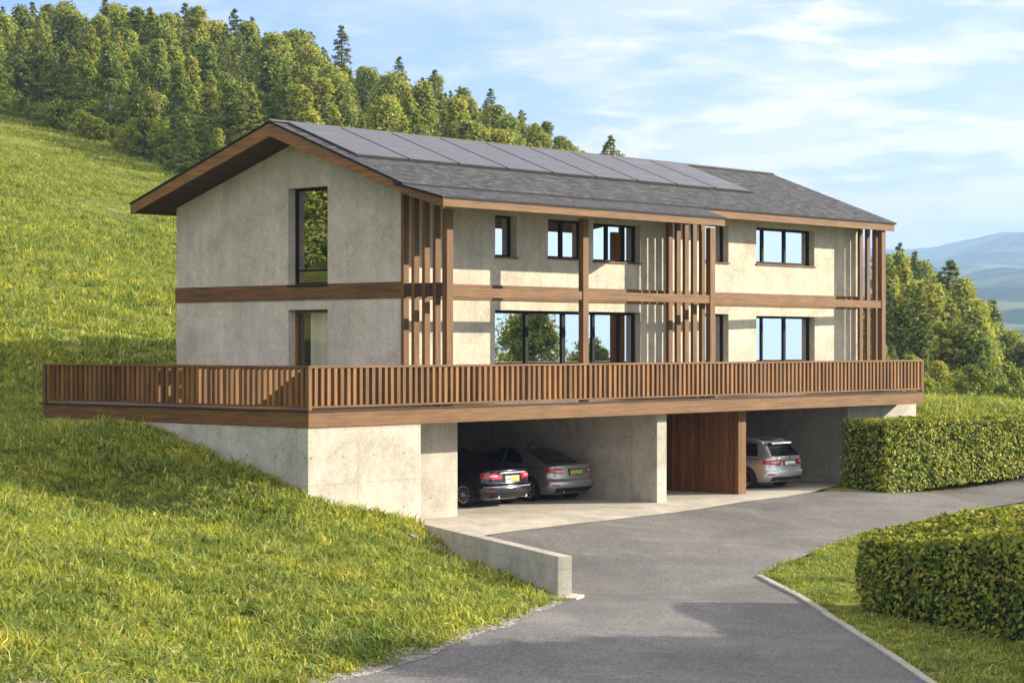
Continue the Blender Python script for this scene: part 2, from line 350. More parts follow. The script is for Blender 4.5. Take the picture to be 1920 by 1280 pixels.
M = dict(
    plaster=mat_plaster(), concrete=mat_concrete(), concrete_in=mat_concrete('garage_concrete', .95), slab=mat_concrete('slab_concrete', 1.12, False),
    kerbstone=mat_concrete('kerb_concrete', .8, False),
    wx=mat_wood('wood_along_facade', 'x'), wy=mat_wood('wood_along_gable', 'y'), wz=mat_wood('wood_upright', 'z'),
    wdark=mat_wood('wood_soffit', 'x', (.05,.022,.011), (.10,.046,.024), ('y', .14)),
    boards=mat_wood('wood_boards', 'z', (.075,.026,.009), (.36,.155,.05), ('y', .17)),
    deckw=mat_wood('wood_decking', 'x', (.11,.05,.024), (.24,.13,.07), ('y', .145)),
    slate=mat_slate(), solar=mat_solar(), asphalt=mat_asphalt(), ground=mat_ground(), hills=mat_hills(),
    frame=flat('window_frame_metal', (.014,.014,.015), .6, 0., .12), pane=mat_pane('window_glass', (.35,.38,.38), .74), pane_g=mat_pane('gable_glass', (.40,.45,.40), .50), pane_l=mat_pane('curtained_glass', (.85,.88,.84), .14),
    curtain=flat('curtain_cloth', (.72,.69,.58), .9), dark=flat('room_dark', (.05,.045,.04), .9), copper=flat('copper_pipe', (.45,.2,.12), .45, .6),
    gravel=mat_gravel(), zinc=flat('zinc', (.13,.12,.105), .8, 0., .15),
)

# ------------------------------------------------------------------ sky, sun, camera
def setup_world():
    w = bpy.data.worlds.new('World'); scene.world = w; w.use_nodes = True
    nt = w.node_tree; nt.nodes.clear()
    out = N(nt, 'ShaderNodeOutputWorld'); bg = N(nt, 'ShaderNodeBackground', i_Strength=.15)
    sky = N(nt, 'ShaderNodeTexSky', sky_type='NISHITA', sun_disc=False, sun_elevation=R(SUN_EL), altitude=400., air_density=1., dust_density=.6, ozone_density=2.2)
    sky.sun_rotation = math.atan2(SUN_DIR.x, SUN_DIR.y)
    tc = N(nt, 'ShaderNodeTexCoord')
    mp = N(nt, 'ShaderNodeMapping'); mp.inputs['Rotation'].default_value = (0, 0, YAW); nt.links.new(tc.outputs['Generated'], mp.inputs[0])
    sp = N(nt, 'ShaderNodeSeparateXYZ'); nt.links.new(mp.outputs[0], sp.inputs[0])     # x: right of the view axis, y: ahead, z: up
    def cl(scale, sx, sz, lo, hi, seed, tilt=0.):
        m2 = N(nt, 'ShaderNodeMapping'); m2.inputs['Scale'].default_value = (sx, 1., sz); m2.inputs['Location'].default_value = (seed, seed*.7, 0); m2.inputs['Rotation'].default_value = (0, tilt, 0)
        nt.links.new(mp.outputs[0], m2.inputs[0])
        return ramp(nt, noise(nt, m2.outputs[0], scale, 8, .58, .35), [(lo,(0,0,0)),(hi,(1,1,1))]).outputs[0]
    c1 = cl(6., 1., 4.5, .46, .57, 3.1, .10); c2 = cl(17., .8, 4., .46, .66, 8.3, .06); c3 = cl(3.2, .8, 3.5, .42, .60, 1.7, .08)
    bias = math_(nt, 'MULTIPLY_ADD', sp.outputs[0], 2.3, .82); behind = math_(nt, 'MULTIPLY', math_(nt, 'MAXIMUM', math_(nt, 'MULTIPLY', sp.outputs[1], -1.), 0.), 2.6)  # unseen cloud behind the camera, added as fill light for the shaded gable
    bias = math_(nt, 'ADD', math_(nt, 'MAXIMUM', bias, .05), behind); biasz = math_(nt, 'ADD', math_(nt, 'MULTIPLY', math_(nt, 'MINIMUM', sp.outputs[2], .2), -2.2), math_(nt, 'MULTIPLY', math_(nt, 'MAXIMUM', math_(nt, 'SUBTRACT', sp.outputs[2], .2), 0.), 2.2))  # cloud thickened overhead, above the view, also added to lift the ambient light
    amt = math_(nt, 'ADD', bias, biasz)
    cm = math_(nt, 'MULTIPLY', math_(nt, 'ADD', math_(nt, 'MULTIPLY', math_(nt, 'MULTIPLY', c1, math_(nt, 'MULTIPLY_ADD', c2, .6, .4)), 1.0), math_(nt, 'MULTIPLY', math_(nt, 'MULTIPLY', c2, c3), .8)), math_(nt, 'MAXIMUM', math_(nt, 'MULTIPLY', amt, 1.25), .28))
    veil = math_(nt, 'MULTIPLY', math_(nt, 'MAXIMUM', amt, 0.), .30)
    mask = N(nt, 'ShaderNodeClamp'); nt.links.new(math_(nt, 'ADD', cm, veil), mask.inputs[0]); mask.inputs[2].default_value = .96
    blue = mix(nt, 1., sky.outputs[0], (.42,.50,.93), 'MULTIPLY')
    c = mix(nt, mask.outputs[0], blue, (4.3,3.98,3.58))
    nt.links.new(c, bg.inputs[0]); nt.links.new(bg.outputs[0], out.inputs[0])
    l = bpy.data.lights.new('sun', 'SUN'); l.energy = 5.0; l.angle = R(.55); l.color = (1., .885, .72)
    o = bpy.data.objects.new('sun', l); col.objects.link(o); o.rotation_euler = SUN_DIR.to_track_quat('Z', 'Y').to_euler(); o.location = (20,-30,40)
    c = bpy.data.cameras.new('camera'); c.sensor_width = 36; c.lens = FPX/1920*36; c.shift_y = (HOR-640)/1920; c.clip_end = 20000; c.clip_start = .5
    co = bpy.data.objects.new('camera', c); col.objects.link(co); co.location = (CX, CY, CH); co.rotation_euler = (R(90), 0, -YAW); scene.camera = co
    vs = scene.view_settings; vs.view_transform = 'Standard'; vs.look = 'None'; vs.exposure = 1.18; vs.gamma = 1
    scene.cycles.use_denoising = True; scene.cycles.max_bounces = 8; scene.cycles.transparent_max_bounces = 12
setup_world()

# ------------------------------------------------------------------ ground layout
wall_a = np.array([3.3, -.02]); 
def plane_pt(px, py, z):
    w = (CH-z)*FPX/(py-HOR); return np.array(uw((px-960)/FPX*w, w))
WTOP = .16
wall_b = plane_pt(1045.7, 1042.8, WTOP)
XF0 = onY(789, 900, .03)[0]; PANY = 1.5; XP = onY(858, 900, PANY)[0]
FINY = .45; XF1, XF2 = onY(1232, 940, FINY)[0], onY(1250, 940, FINY)[0]
TMY = .65; XT1, XT2 = onY(1385, 920, TMY)[0], onY(1399, 920, TMY)[0]
RWY = .9; XR1 = onY(1590, 915, RWY)[0]; XR2 = onY(1718, 900, RWY)[0]
def resample(pts, n):
    pts = np.array(pts, float); d = np.r_[0, np.cumsum(np.linalg.norm(np.diff(pts, axis=0), axis=1))]
    t = np.linspace(0, d[-1], n); return np.c_[np.interp(t, d, pts[:,0]), np.interp(t, d, pts[:,1])]
def smooth_line(pts, n, it=3):
    q = resample(pts, n)
    for _ in range(it): q[1:-1] = .25*q[:-2]+.5*q[1:-1]+.25*q[2:]
    return q
wd = (wall_b-wall_a)/np.linalg.norm(wall_b-wall_a); wn = np.array([-wd[1], wd[0]])       # wn points towards the drive
if wn[0] < 0: wn = -wn
apron_edge = [gp(895,1007), gp(1000,993), gp(1180,972), gp(1300,957), gp(1442,936), gp(1530,922)]
grass_edge = [gp(1034,1128), gp(1000,1145), gp(930,1172), gp(840,1207), gp(740,1240), gp(620,1279)]
_d = np.array(grass_edge[-1])-np.array(grass_edge[-2]); grass_edge += [tuple(np.array(grass_edge[-1])+_d*k) for k in (1.5, 4, 8)]
left_chain = list(reversed(grass_edge)) + [tuple(wall_b+wn*.62-wd*.1), tuple(wall_b+wn*.3-wd*1.2), tuple(wall_a+wn*.2+wd*4.2)] + apron_edge + [gp(1600,921), gp(1665,927), gp(1800,917), gp(1925,907)]
_e = np.array(left_chain[-1])-np.array(left_chain[-2]); left_chain += [tuple(np.array(left_chain[-1])+_e*k) for k in (2, 6)]
tip = gp(1418,1081)
kerb_pts = [gp(1733,1279), gp(1650,1223), gp(1558,1163), gp(1491,1118), tip]
_k = np.array(kerb_pts[0])-np.array(kerb_pts[1]); kerb_ext = [tuple(np.array(kerb_pts[0])+_k*k) for k in (6, 3, 1.5)]
right_low = [gp(1470,1058), gp(1540,1030), gp(1615,1003), gp(1740,975), gp(1867,950), gp(1925,940)]
_r = np.array(right_low[-1])-np.array(right_low[-2]); right_low += [tuple(np.array(right_low[-1])+_r*k) for k in (4, 14)]
LC = smooth_line(left_chain, 160, 1); 
RC = np.r_[resample(kerb_ext+kerb_pts, 70), resample([tip]+right_low, 91)[1:]]
road_poly = np.r_[LC, RC[::-1]]
def inside(poly, x, y):
    x = np.asarray(x, float); y = np.asarray(y, float); c = np.zeros(x.shape, bool); n = len(poly)
    for i in range(n):
        x0, y0 = poly[i]; x1, y1 = poly[i-1]
        k = ((y0 > y) != (y1 > y)) & (x < (x1-x0)*(y-y0)/((y1-y0) if y1 != y0 else 1e-9)+x0); c ^= k
    return c
def dist_line(line, x, y):
    p = np.c_[np.ravel(x), np.ravel(y)]; best = np.full(len(p), 1e9)
    for a, b in zip(line[:-1], line[1:]):
        a = np.array(a); ab = np.array(b)-a; t = np.clip(((p-a)@ab)/max(ab@ab, 1e-9), 0, 1)
        best = np.minimum(best, np.linalg.norm(p-a-t[:,None]*ab, axis=1))
    return best.reshape(np.shape(x))
apron_poly = np.array([(XP+.02, 8.3), (XR1, 8.3), (XR1, RWY+.05), tuple(apron_edge[-1])] + list(map(tuple, apron_edge[::-1])) + [tuple(wall_a+wn*.2+wd*4.2), tuple(wall_a+wn*.05), (XF0-.1, .02), (XF0-.1, PANY), (XP, PANY)])

def make_terrain():
    us = np.unique(np.round(np.r_[np.linspace(-220,-60,28), np.linspace(-60,-22,30), np.arange(-22,26,.45), np.linspace(26,70,32), np.linspace(70,200,22)], 3))
    ws = np.unique(np.round(np.r_[np.linspace(-60,8,20), np.arange(8,22,1.), np.arange(22,72,.45), np.linspace(72,120,60), np.linspace(120,330,90)], 3))
    U, W = np.meshgrid(us, ws); X, Y = uw(U, W); Z = H(X, Y).reshape(X.shape)
    Z += np.where(W > 70, .22*np.sin(X*.31+np.sin(Y*.17)*2)*np.sin(Y*.23+X*.11), 0)*np.clip((W-70)/40, 0, 1)
    ins = inside(road_poly, X, Y); Z = np.where(ins, Z-.07, Z)
    apr = inside(apron_poly, X, Y); Z = np.where(apr, np.where(Y > -.3, np.minimum(Z, 0), Z)-.12, Z)
    house = (X > 1.1) & (X < 25.4) & (Y > 1.1) & (Y < 9.2); Z = np.where(house, -.7, Z)
    frontx = (X > 1.1) & (X < XP) & (Y > .9) & (Y < 2); Z = np.where(frontx, -.5, Z)
    n, k = Z.shape; V = np.c_[X.ravel(), Y.ravel(), Z.ravel()]
    i = np.arange(n-1)[:,None]*k + np.arange(k-1)[None]; q = np.stack([i, i+1, i+k+1, i+k], -1).reshape(-1, 4)
    o = link('ground', mesh_from('ground', V, quads=q, smooth=True), M['ground']); tag(o, kind='structure')
make_terrain()
def sheet(name, A, B, m, mat, dz):
    t = np.linspace(0, 1, m)[None,:,None]; P = np.asarray(A)[:,None]*(1-t)+np.asarray(B)[:,None]*t
    Z = H(P[...,0], P[...,1]).reshape(P.shape[:2])+dz
    n, k = Z.shape; V = np.c_[P.reshape(-1,2), Z.ravel()]
    i = np.arange(n-1)[:,None]*k + np.arange(k-1)[None]; q = np.stack([i, i+1, i+k+1, i+k], -1).reshape(-1, 4)
    return tag(link(name, mesh_from(name, V, quads=q, smooth=True), mat), kind='structure')
sheet('road', LC, RC, 26, M['asphalt'], .012)
def make_apron():
    A = resample([tuple(wall_a+wn*.2+wd*4.2)]+apron_edge+[(XR1, RWY+.02)], 60)
    B = np.c_[np.linspace(XF0-.3, XR1+.02, 60), np.full(60, 8.4)]
    mb_t = np.linspace(0, 1, 14)[None,:,None]; P = A[:,None]*(1-mb_t)+B[:,None]*mb_t
    Z = np.where(P[...,1] > 0, 0, H(P[...,0], P[...,1]).reshape(P.shape[:2]))+.022
    n, k = Z.shape; V = np.c_[P.reshape(-1,2), Z.ravel()]
    i = np.arange(n-1)[:,None]*k + np.arange(k-1)[None]; q = np.stack([i, i+1, i+k+1, i+k], -1).reshape(-1, 4)
    tag(link('garage_apron', mesh_from('garage_apron', V, quads=q, smooth=True), M['slab']), kind='structure')
    c = [tuple(wall_a+wn*.05), tuple(wall_a+wn*.2+wd*4.3), (XF0-.3, 2.)]
    mb = MB(); mb.grid([[ (x, y, h1(x, min(y, 0))+.016) for x, y in resample([c[0], c[1]], 12)], [(x, y, h1(x, min(y, 0))+.016) for x, y in resample([(XF0+.2, .1), tuple(np.array(apron_edge[0])*.6+np.array([XF0+1,-.5])*.4)], 12)]])
    tag(build('apron_corner', mb, M['slab'], smooth=True), kind='structure')
make_apron()
# gravel shoulder along the grass, kerb of concrete stones along the island
ge = smooth_line(grass_edge[:-1], 70, 2)
tn = np.gradient(ge, axis=0); tn /= np.linalg.norm(tn, axis=1)[:,None]; nn = np.c_[-tn[:,1], tn[:,0]]
if (nn[10]@(np.array(tip)-ge[10])) < 0: nn = -nn
wob = .06*np.sin(np.arange(70)*.45)+.03*np.sin(np.arange(70)*1.1)
sheet('gravel_verge', ge-nn*(.30+wob[:,None]*.5), ge+nn*(.20+wob[:,None]), 4, M['gravel'], .02)
def make_kerb():
    line = resample(kerb_ext+kerb_pts, 60); mb = MB(); L = np.r_[0, np.cumsum(np.linalg.norm(np.diff(line, axis=0), axis=1))][-1]
    n = int(L/1.0); P = resample(line, n+1)
    for i in range(n):
        a, b = P[i], P[i+1]; d = (b-a)/np.linalg.norm(b-a); s = np.array([d[1], -d[0]])
        if s@(np.array(gp(1620,1080))-a) < 0: s = -s
        a = a+d*.012; b = b-d*.012; za, zb = h1(*a), h1(*b); j = random.uniform(-.006,.006); hh = .06
        q = [a-s*.02, b-s*.02, b+s*.13, a+s*.13]; z = [za, zb, zb, za]
        mb.prism([(*p, zz-.1) for p, zz in zip(q, z)], (0,0,.1+hh+j))
    o = build('kerb', mb, M['kerbstone'], bevel=.012); tag(o, kind='structure')
make_kerb()

# ------------------------------------------------------------------ retaining wall
def make_retaining():
    r = empty('retaining_wall', (*(wall_a+wall_b)/2, -.3), True)
    tag(r, 'low concrete retaining wall between the sloping lawn and the driveway', 'wall')
    a, b = wall_a, wall_b; t = wn*.30
    mb = MB(); mb.prism([(*a,-.6),(*b,-1.2),(*(b+t),-1.2),(*(a+t),-.6)], (0,0,1)); v = mb.v
    for i in range(4, 8): v[i] = (v[i][0], v[i][1], WTOP)
    build('wall_body', mb, M['concrete'], r, .012)
    f = MB(); c = b; f.prism([(*(c-wn*.12-wd*.6), h1(*c)-.2), (*(c-wn*.12+wd*.14), h1(*c)-.2), (*(c+wn*.25+wd*.36), h1(*c)-.2), (*(c+wn*.62-wd*.1), h1(*c)-.2), (*(c+wn*.40-wd*.6), h1(*c)-.2)], (0,0,.255))
    build('footing', f, M['slab'], r, .015)
make_retaining()

# ------------------------------------------------------------------ the house
house = empty('house', (13, 5, 0), True)
tag(house, 'two-storey plaster and timber house above an open concrete garage', 'house')
ZFB, ZD = 2.447, 2.834; L, D = 26.354, 10.0
XO, YR, ZRG = 3.5, 5.3, 9.97; YBK, ZBK = 10.95, 8.15; YSK, ZSK = -.78, 7.78; YE, ZE = .6, 8.18; XRG, XEV = 25.6, 25.6
XW, YW, YB = 4.64, 1.66, onX(331, 500, 4.64)[0]; XWR = 25.1
ZB0, ZB1 = 5.456, 5.856
def roof_z(y):
    if y >= YR: return ZRG + (ZBK-ZRG)*(y-YR)/(YBK-YR)
    if y >= YE: return ZRG + (ZE-ZRG)*(YR-y)/(YR-YE)
    return ZE + (ZSK-ZE)*(YE-y)/(YE-YSK)
SOF = .34
def sof_z(y):
    t = SOF-.02
    if y < YE: t = .25
    elif y < YR: t = .25 + .13*(y-YE)/(YR-YE)
    else: t = .38 - .08*(y-YR)/(YBK-YR)
    return roof_z(y)-t

def wall_panel(name, a0, a1, z0, top, ops, place, th, mat, parent, extra=()):
    """upright panel over a in [a0,a1]; ops: (a0,a1,z0,z1) openings; place(a,z,d) -> 3-D point at depth d behind the face"""
    A = sorted({a0, a1, *[o[0] for o in ops], *[o[1] for o in ops], *[e for e in extra if a0 < e < a1]})
    mb = MB()
    for i in range(len(A)-1):
        p, q = A[i], A[i+1]; mid = (p+q)/2
        holes = sorted([(o[2], o[3]) for o in ops if o[0] <= mid <= o[1]])
        zs = [z0]
        for h in holes: zs += list(h)
        for k in range(0, len(zs)+1, 2):
            lo = zs[k]; last = k+1 >= len(zs)
            tp, tq = (top(p), top(q)) if last else (zs[k+1], zs[k+1])
            for d in (0, th): mb.quad(place(p,lo,d), place(q,lo,d), place(q,tq,d), place(p,tp,d))
            if last: mb.quad(place(p,tp,0), place(q,tq,0), place(q,tq,th), place(p,tp,th)); break
    for o in ops:
        c = [(o[0],o[2]),(o[1],o[2]),(o[1],o[3]),(o[0],o[3])]
        for k in range(4):
            (x, z), (x2, z2) = c[k], c[(k+1)%4]; mb.quad(place(x,z,0), place(x2,z2,0), place(x2,z2,th), place(x,z,th))
    for a in (a0, a1): mb.quad(place(a,z0,0), place(a,top(a),0), place(a,top(a),th), place(a,z0,th))
    me = mesh_from(name, mb.v, mb.f)
    bm = bmesh.new(); bm.from_mesh(me); bmesh.ops.remove_doubles(bm, verts=bm.verts, dist=1e-4); bmesh.ops.recalc_face_normals(bm, faces=bm.faces); bm.to_mesh(me); bm.free()
    return link(name, me, mat, parent)
def window(place, o, mull, label=None, depth=.20, fr=.06, sill=True, transom=None, pane='pane', curtain=None, fmat='frame'):
    """window set into the opening o; mull = inner upright positions as fractions (f, width)"""
    a0, a1, z0, z1 = o
    mb = MB()
    def bar(p, q, s, t, d0=depth, d1=depth+.07):
        c = [place(p,s,d0), place(q,s,d0), place(q,t,d0), place(p,t,d0)]; v = Vector(place(p,s,d1))-Vector(place(p,s,d0)); mb.prism(c, v)
    bar(a0, a0+fr, z0, z1); bar(a1-fr, a1, z0, z1); bar(a0+fr, a1-fr, z1-fr, z1); bar(a0+fr, a1-fr, z0, z0+fr)
    for f, wd_ in mull: x = a0+f*(a1-a0); bar(x-wd_/2, x+wd_/2, z0+fr, z1-fr, depth-.004, depth+.074)
    if transom: bar(a0+fr, a1-fr, transom-.025, transom+.025, depth+.003, depth+.067)
    w = build('window', mb, M[fmat], house, .004)
    if label: w['label'] = label
    g = MB(); d = depth+.04; g.quad(place(a0+fr*.5,z0+fr*.5,d), place(a1-fr*.5,z0+fr*.5,d), place(a1-fr*.5,z1-fr*.5,d), place(a0+fr*.5,z1-fr*.5,d))
    build('pane', g, M[pane], w)
    if sill:
        s = MB(); s.prism([place(a0-.03,z0-.045,-.05), place(a1+.03,z0-.045,-.05), place(a1+.03,z0-.002,-.05), place(a0-.03,z0-.002,-.05)], Vector(place(a0,z0,depth-.01))-Vector(place(a0,z0,-.05)))
        build('sill', s, M['wx'] if sill is True else M[sill], w, .005)
    if curtain:
        c0, c1 = curtain; pts = []; n = 40
        for i in range(n+1):
            a = a0+(c0+(c1-c0)*i/n)*(a1-a0); dd = depth+.13+.03*math.sin(i*1.7)+.02*math.sin(i*3.1)
            pts.append((a, dd))
        g = MB(); g.grid([[place(a,z0,dd) for a, dd in pts], [place(a,z1,dd) for a, dd in pts]]); build('curtain', g, M['curtain'], w, smooth=True)
    return w

pf = lambda a, z, d: (a, YW+d, z)
pg_ = lambda a, z, d: (XW+d, a, z)
def rectY(x0, x1, yt, yb, xr=None):    # opening on the front wall from pixels (measured at its left edge)
    a0, zt = onY(x0, yt, YW); zb = onY(x0, yb, YW)[1]; a1 = onY(x1, 500, YW)[0]; return (a0, a1, zb, zt)
o_small = rectY(928.5, 969, 402.5, 480.5); o_up1 = rectY(1027.5, 1098, 410, 483); o_up2 = rectY(1112.5, 1201, 417.5, 489)
ZL = ZD+.02
o_big = rectY(928, 1201, 581, 690); o_big = (o_big[0], o_big[1], ZL, o_big[3])
o_s1 = rectY(1318, 1366, 418, 490); o_s2 = rectY(1318, 1366, 588, 690); o_s2 = (o_s2[0], o_s2[1], ZL, o_s2[3])
o_r1 = rectY(1418, 1527, 425, 494); o_r2 = rectY(1418, 1527.5, 592, 690); o_r2 = (o_r2[0], o_r2[1], ZL, o_r2[3])
front_ops = [o_small, o_up1, o_up2, o_big, o_s1, o_s2, o_r1, o_r2]
zt = sof_z(YW)-.003
# openings stacked over each other share breakpoints: split the front into a grid by columns
wall_panel('wall', XW, XWR, ZD+.004, lambda a: zt, front_ops, pf, .36, M['plaster'], house)
gy0, gzt = onX(540.6, 354, XW); gy1 = onX(614.3, 349, XW)[0]; gzb = onX(541, 535, XW)[1]; gl = onX(542, 581, XW)[1]
g_up = (gy1, gy0, gzb, gzt); g_lo = (gy1, gy0, ZL, gl)
wall_panel('wall', YW+.361, YB, ZD+.004, lambda a: sof_z(a)-.003, [g_up, g_lo], pg_, .36, M['plaster'], house, (YR,))
mb = MB(); mb.quad((XW,YW+.361,ZD),(XW,YW+.361,0),(XW,YW+.361,0),(XW,YW+.361,ZD))
wall_panel('wall', YW+.361, YB, .5, lambda a: sof_z(a)-.003, [], lambda a, z, d: (XWR-d, a, z), .36, M['plaster'], house, (YR,))
wall_panel('wall', XW+.361, XWR-.361, .5, lambda a: sof_z(YB)-.003, [], lambda a, z, d: (a, YB-d, z), .36, M['plaster'], house)
# room floors and a cross wall so that the rooms behind the glass read as rooms
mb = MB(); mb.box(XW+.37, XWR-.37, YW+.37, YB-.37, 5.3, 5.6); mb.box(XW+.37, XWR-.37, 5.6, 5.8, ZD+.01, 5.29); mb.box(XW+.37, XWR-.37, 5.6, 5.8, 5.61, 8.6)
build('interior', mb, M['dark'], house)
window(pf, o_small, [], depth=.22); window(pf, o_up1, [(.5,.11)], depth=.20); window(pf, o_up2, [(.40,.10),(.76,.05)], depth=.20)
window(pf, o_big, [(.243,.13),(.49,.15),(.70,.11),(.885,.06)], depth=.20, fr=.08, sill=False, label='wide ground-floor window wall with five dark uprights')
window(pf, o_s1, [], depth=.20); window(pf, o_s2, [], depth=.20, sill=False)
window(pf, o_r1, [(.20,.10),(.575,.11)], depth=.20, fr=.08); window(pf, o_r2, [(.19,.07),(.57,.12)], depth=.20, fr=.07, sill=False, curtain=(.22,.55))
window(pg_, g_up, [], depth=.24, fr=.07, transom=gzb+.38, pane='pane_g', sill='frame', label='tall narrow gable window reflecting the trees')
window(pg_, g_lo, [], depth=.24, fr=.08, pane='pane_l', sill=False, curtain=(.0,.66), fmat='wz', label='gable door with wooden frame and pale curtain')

# timber belts, beams, posts, fins
def wbox(name, mat, *b, bevel=.008, parent=None):
    mb = MB(); mb.box(*b); return build(name, mb, M[mat], parent or house, bevel)
XS1 = 4.567; PW, PD = .225, .16; YP = .10
wbox('belt_board', 'wy', XW-.035, XW-.003, YW-.03, YB+.02, ZB0, ZB1)
wbox('belt_board', 'wx', XW+.002, XWR-.05, YW-.034, YW-.003, ZB0-.01, ZB1-.02)
XPM = onY(1093.5, 600, YP)[0]; XP2 = onY(1332, 600, YP)[0]; YPR = .66; XPR = onY(1653.5, 600, YPR)[0]
for x, y, zt_ in ((XS1, YP, 7.56), (XPM, YP, 7.56), (XP2, YP, 7.56), (XPR, YPR, 7.91)):
    wbox('post', 'wz', x, x+PW, y, y+PD, ZD+.004, zt_)
BZ0, BZ1 = ZB0, ZB0+.23
wbox('beam', 'wx', XS1+PW+.003, XPM+.02, YP-.02, YP-.003, BZ0, BZ1, bevel=0) if False else wbox('beam', 'wx', XS1+PW+.003, XPM-.003, YP+.02, YP+.13, BZ0, BZ1)
wbox('beam', 'wx', XPM+PW+.003, XP2-.003, YP+.02, YP+.13, BZ0, BZ1)
mb = MB(); mb.prism([(XP2+PW+.003,YP+.02,BZ0),(XPR-.003,YPR+.02,BZ0),(XPR-.003,YPR+.02,BZ1),(XP2+PW+.003,YP+.02,BZ1)], (0,.11,0)); build('beam', mb, M['wx'], house, .008)
def fins(x, y0, y1, n, ztop, xw=.19, yd=.10):
    for k in range(n):
        y = y0+(y1-y0)*(k+.9)/(n-.1) if n > 1 else y0
        z1 = ztop(y)
        wbox('screen_fin', 'wz', x, x+xw, y, y+yd, ZD+.004, z1)
    wbox('screen_rail', 'wy', x+.03, x+xw-.03, y0+PD+.003, YW-.05, BZ0+.03, BZ0+.36) if x < 6 else None
for k in range(4): wbox('screen_fin', 'wz', XS1, XS1+.19, YP+.36*(k+1)+.02, YP+.36*(k+1)+.12, ZD+.004, sof_z(YP+.36*(k+1)+.07)-.02)
for k in range(4): wbox('screen_rail', 'wdark', XS1+.02, XS1+.12, YP+.36*k+(PD if k == 0 else .12)+.003, YP+.36*(k+1)+.017, BZ0+.02, BZ1+.12, bevel=.004)
for k in range(5): wbox('screen_fin', 'wz', XP2, XP2+.19, YP+.285*(k+1)+.03, YP+.285*(k+1)+.12, ZD+.004, sof_z(YP+.285*(k+1)+.07)-.02)
for k in range(5): wbox('screen_fin', 'wz', XPR, XPR+.19, YPR+.27*(k+1)+.0, YPR+.27*(k+1)+.09, ZD+.004, sof_z(YPR+.27*(k+1)+.07)-.02)

# roof
def uv_mesh(name, quads, mats, parent, uvs):
    mb = MB()
    for q in quads: mb.quad(*q)
    me = mesh_from(name, mb.v, mb.f); uvl = me.uv_layers.new(name='UVMap'); i = 0
    for u in uvs:
        for c in u: uvl.data[i].uv = c; i += 1
    return link(name, me, mats, parent)
def plane_uv(q):                        # metres along the eave and up the slope
    o = Vector(q[0]); return [(Vector(p).x, math.hypot(p[1]-YR, p[2]-ZRG)*(1 if p[1] < YR else -1)) for p in q]
tk = .055
def slab(name, q, parent):
    qs = [q, [(p[0],p[1],p[2]-tk) for p in reversed(q)]]
    for i in range(4):
        a, b = q[i], q[(i+1)%4]; qs.append([(a[0],a[1],a[2]),(a[0],a[1],a[2]-tk),(b[0],b[1],b[2]-tk),(b[0],b[1],b[2])])
    o = uv_mesh(name, qs, [M['slate'], M['frame']], parent, [plane_uv(x) for x in qs])
    o.data.polygons.foreach_set('material_index', [0,0,1,1,1,1]); return o
qa = [(XO,YE-.06,ZE-.06*.38),(XEV,YE-.06,ZE-.06*.38),(XRG,YR,ZRG),(XO,YR,ZRG)]
roof = slab('roof', qa, house)
slab('roof_slope', [(XRG,YBK,ZBK),(XO,YBK,ZBK),(XO,YR,ZRG-.001),(XRG,YR,ZRG-.001)], roof)
XSK = 14.72; XSE = 15.55
slab('eaves_skirt', [(XO,YSK,ZSK),(XSK,YSK,ZSK),(XSE,YE+.25,ZE+.035-.03),(XO,YE+.25,ZE+.035-.03)], roof)
def verge(x, t, xs):
    mb = MB(); ys = [YSK, YE, YR, YBK] if xs else [YE, YR, YBK]
    for a, b in zip(ys[:-1], ys[1:]):
        mb.prism([(x,a,roof_z(a)-tk-.004),(x,b,roof_z(b)-tk-.004),(x,b,sof_z(b)-.02),(x,a,sof_z(a)-.02)], (t,0,0))
    return build('verge_board', mb, M['wy'], roof, .006)
verge(XO+.02, .05, True); verge(XRG-.07, .05, False)
def eave(x0, x1, y, z, hgt, x0b=None):
    wbox('eaves_board', 'wx', x0, x1, y, y+.05, z-tk-.006-hgt, z-tk-.006, parent=roof)
eave(XO+.075, XSK-.06, YSK+.02, ZSK+.005, .185)
eave(XSE-.1, XRG-.075, YE-.03, ZE-.02, .205)
eave(XO+.075, XRG-.075, YBK-.08, ZBK+.01, .24)
mb = MB(); mb.prism([(XSK-.06,YSK+.03,ZSK-tk-.008),(XSE-.02,YE,ZE-tk-.05),(XSE-.02,YE,ZE-.28),(XSK-.06,YSK+.03,ZSK-.245)], (-.05,0,0)); build('eaves_board', mb, M['wy'], roof, .004)
mb = MB()
for a, b, x0, x1 in ((YSK+.07, YE-.035, XO+.07, XSE-.3), (YE+.025, YR, XO+.07, XRG-.07), (YR, YBK-.08, XO+.07, XRG-.07)):
    mb.prism([(x0,a,sof_z(a+.001)),(x1 if a > 0 else XSK-.15,a,sof_z(a+.001)),(x1,b,sof_z(b-.001)),(x0,b,sof_z(b-.001))], (0,0,.02))
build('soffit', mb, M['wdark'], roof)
mb = MB(); mb.prism([(XO,YR-.13,ZRG-.02),(XO,YR,ZRG+.045),(XO,YR+.13,ZRG-.02)], (XRG-XO,0,0)); build('ridge_cap', mb, M['zinc'], roof)
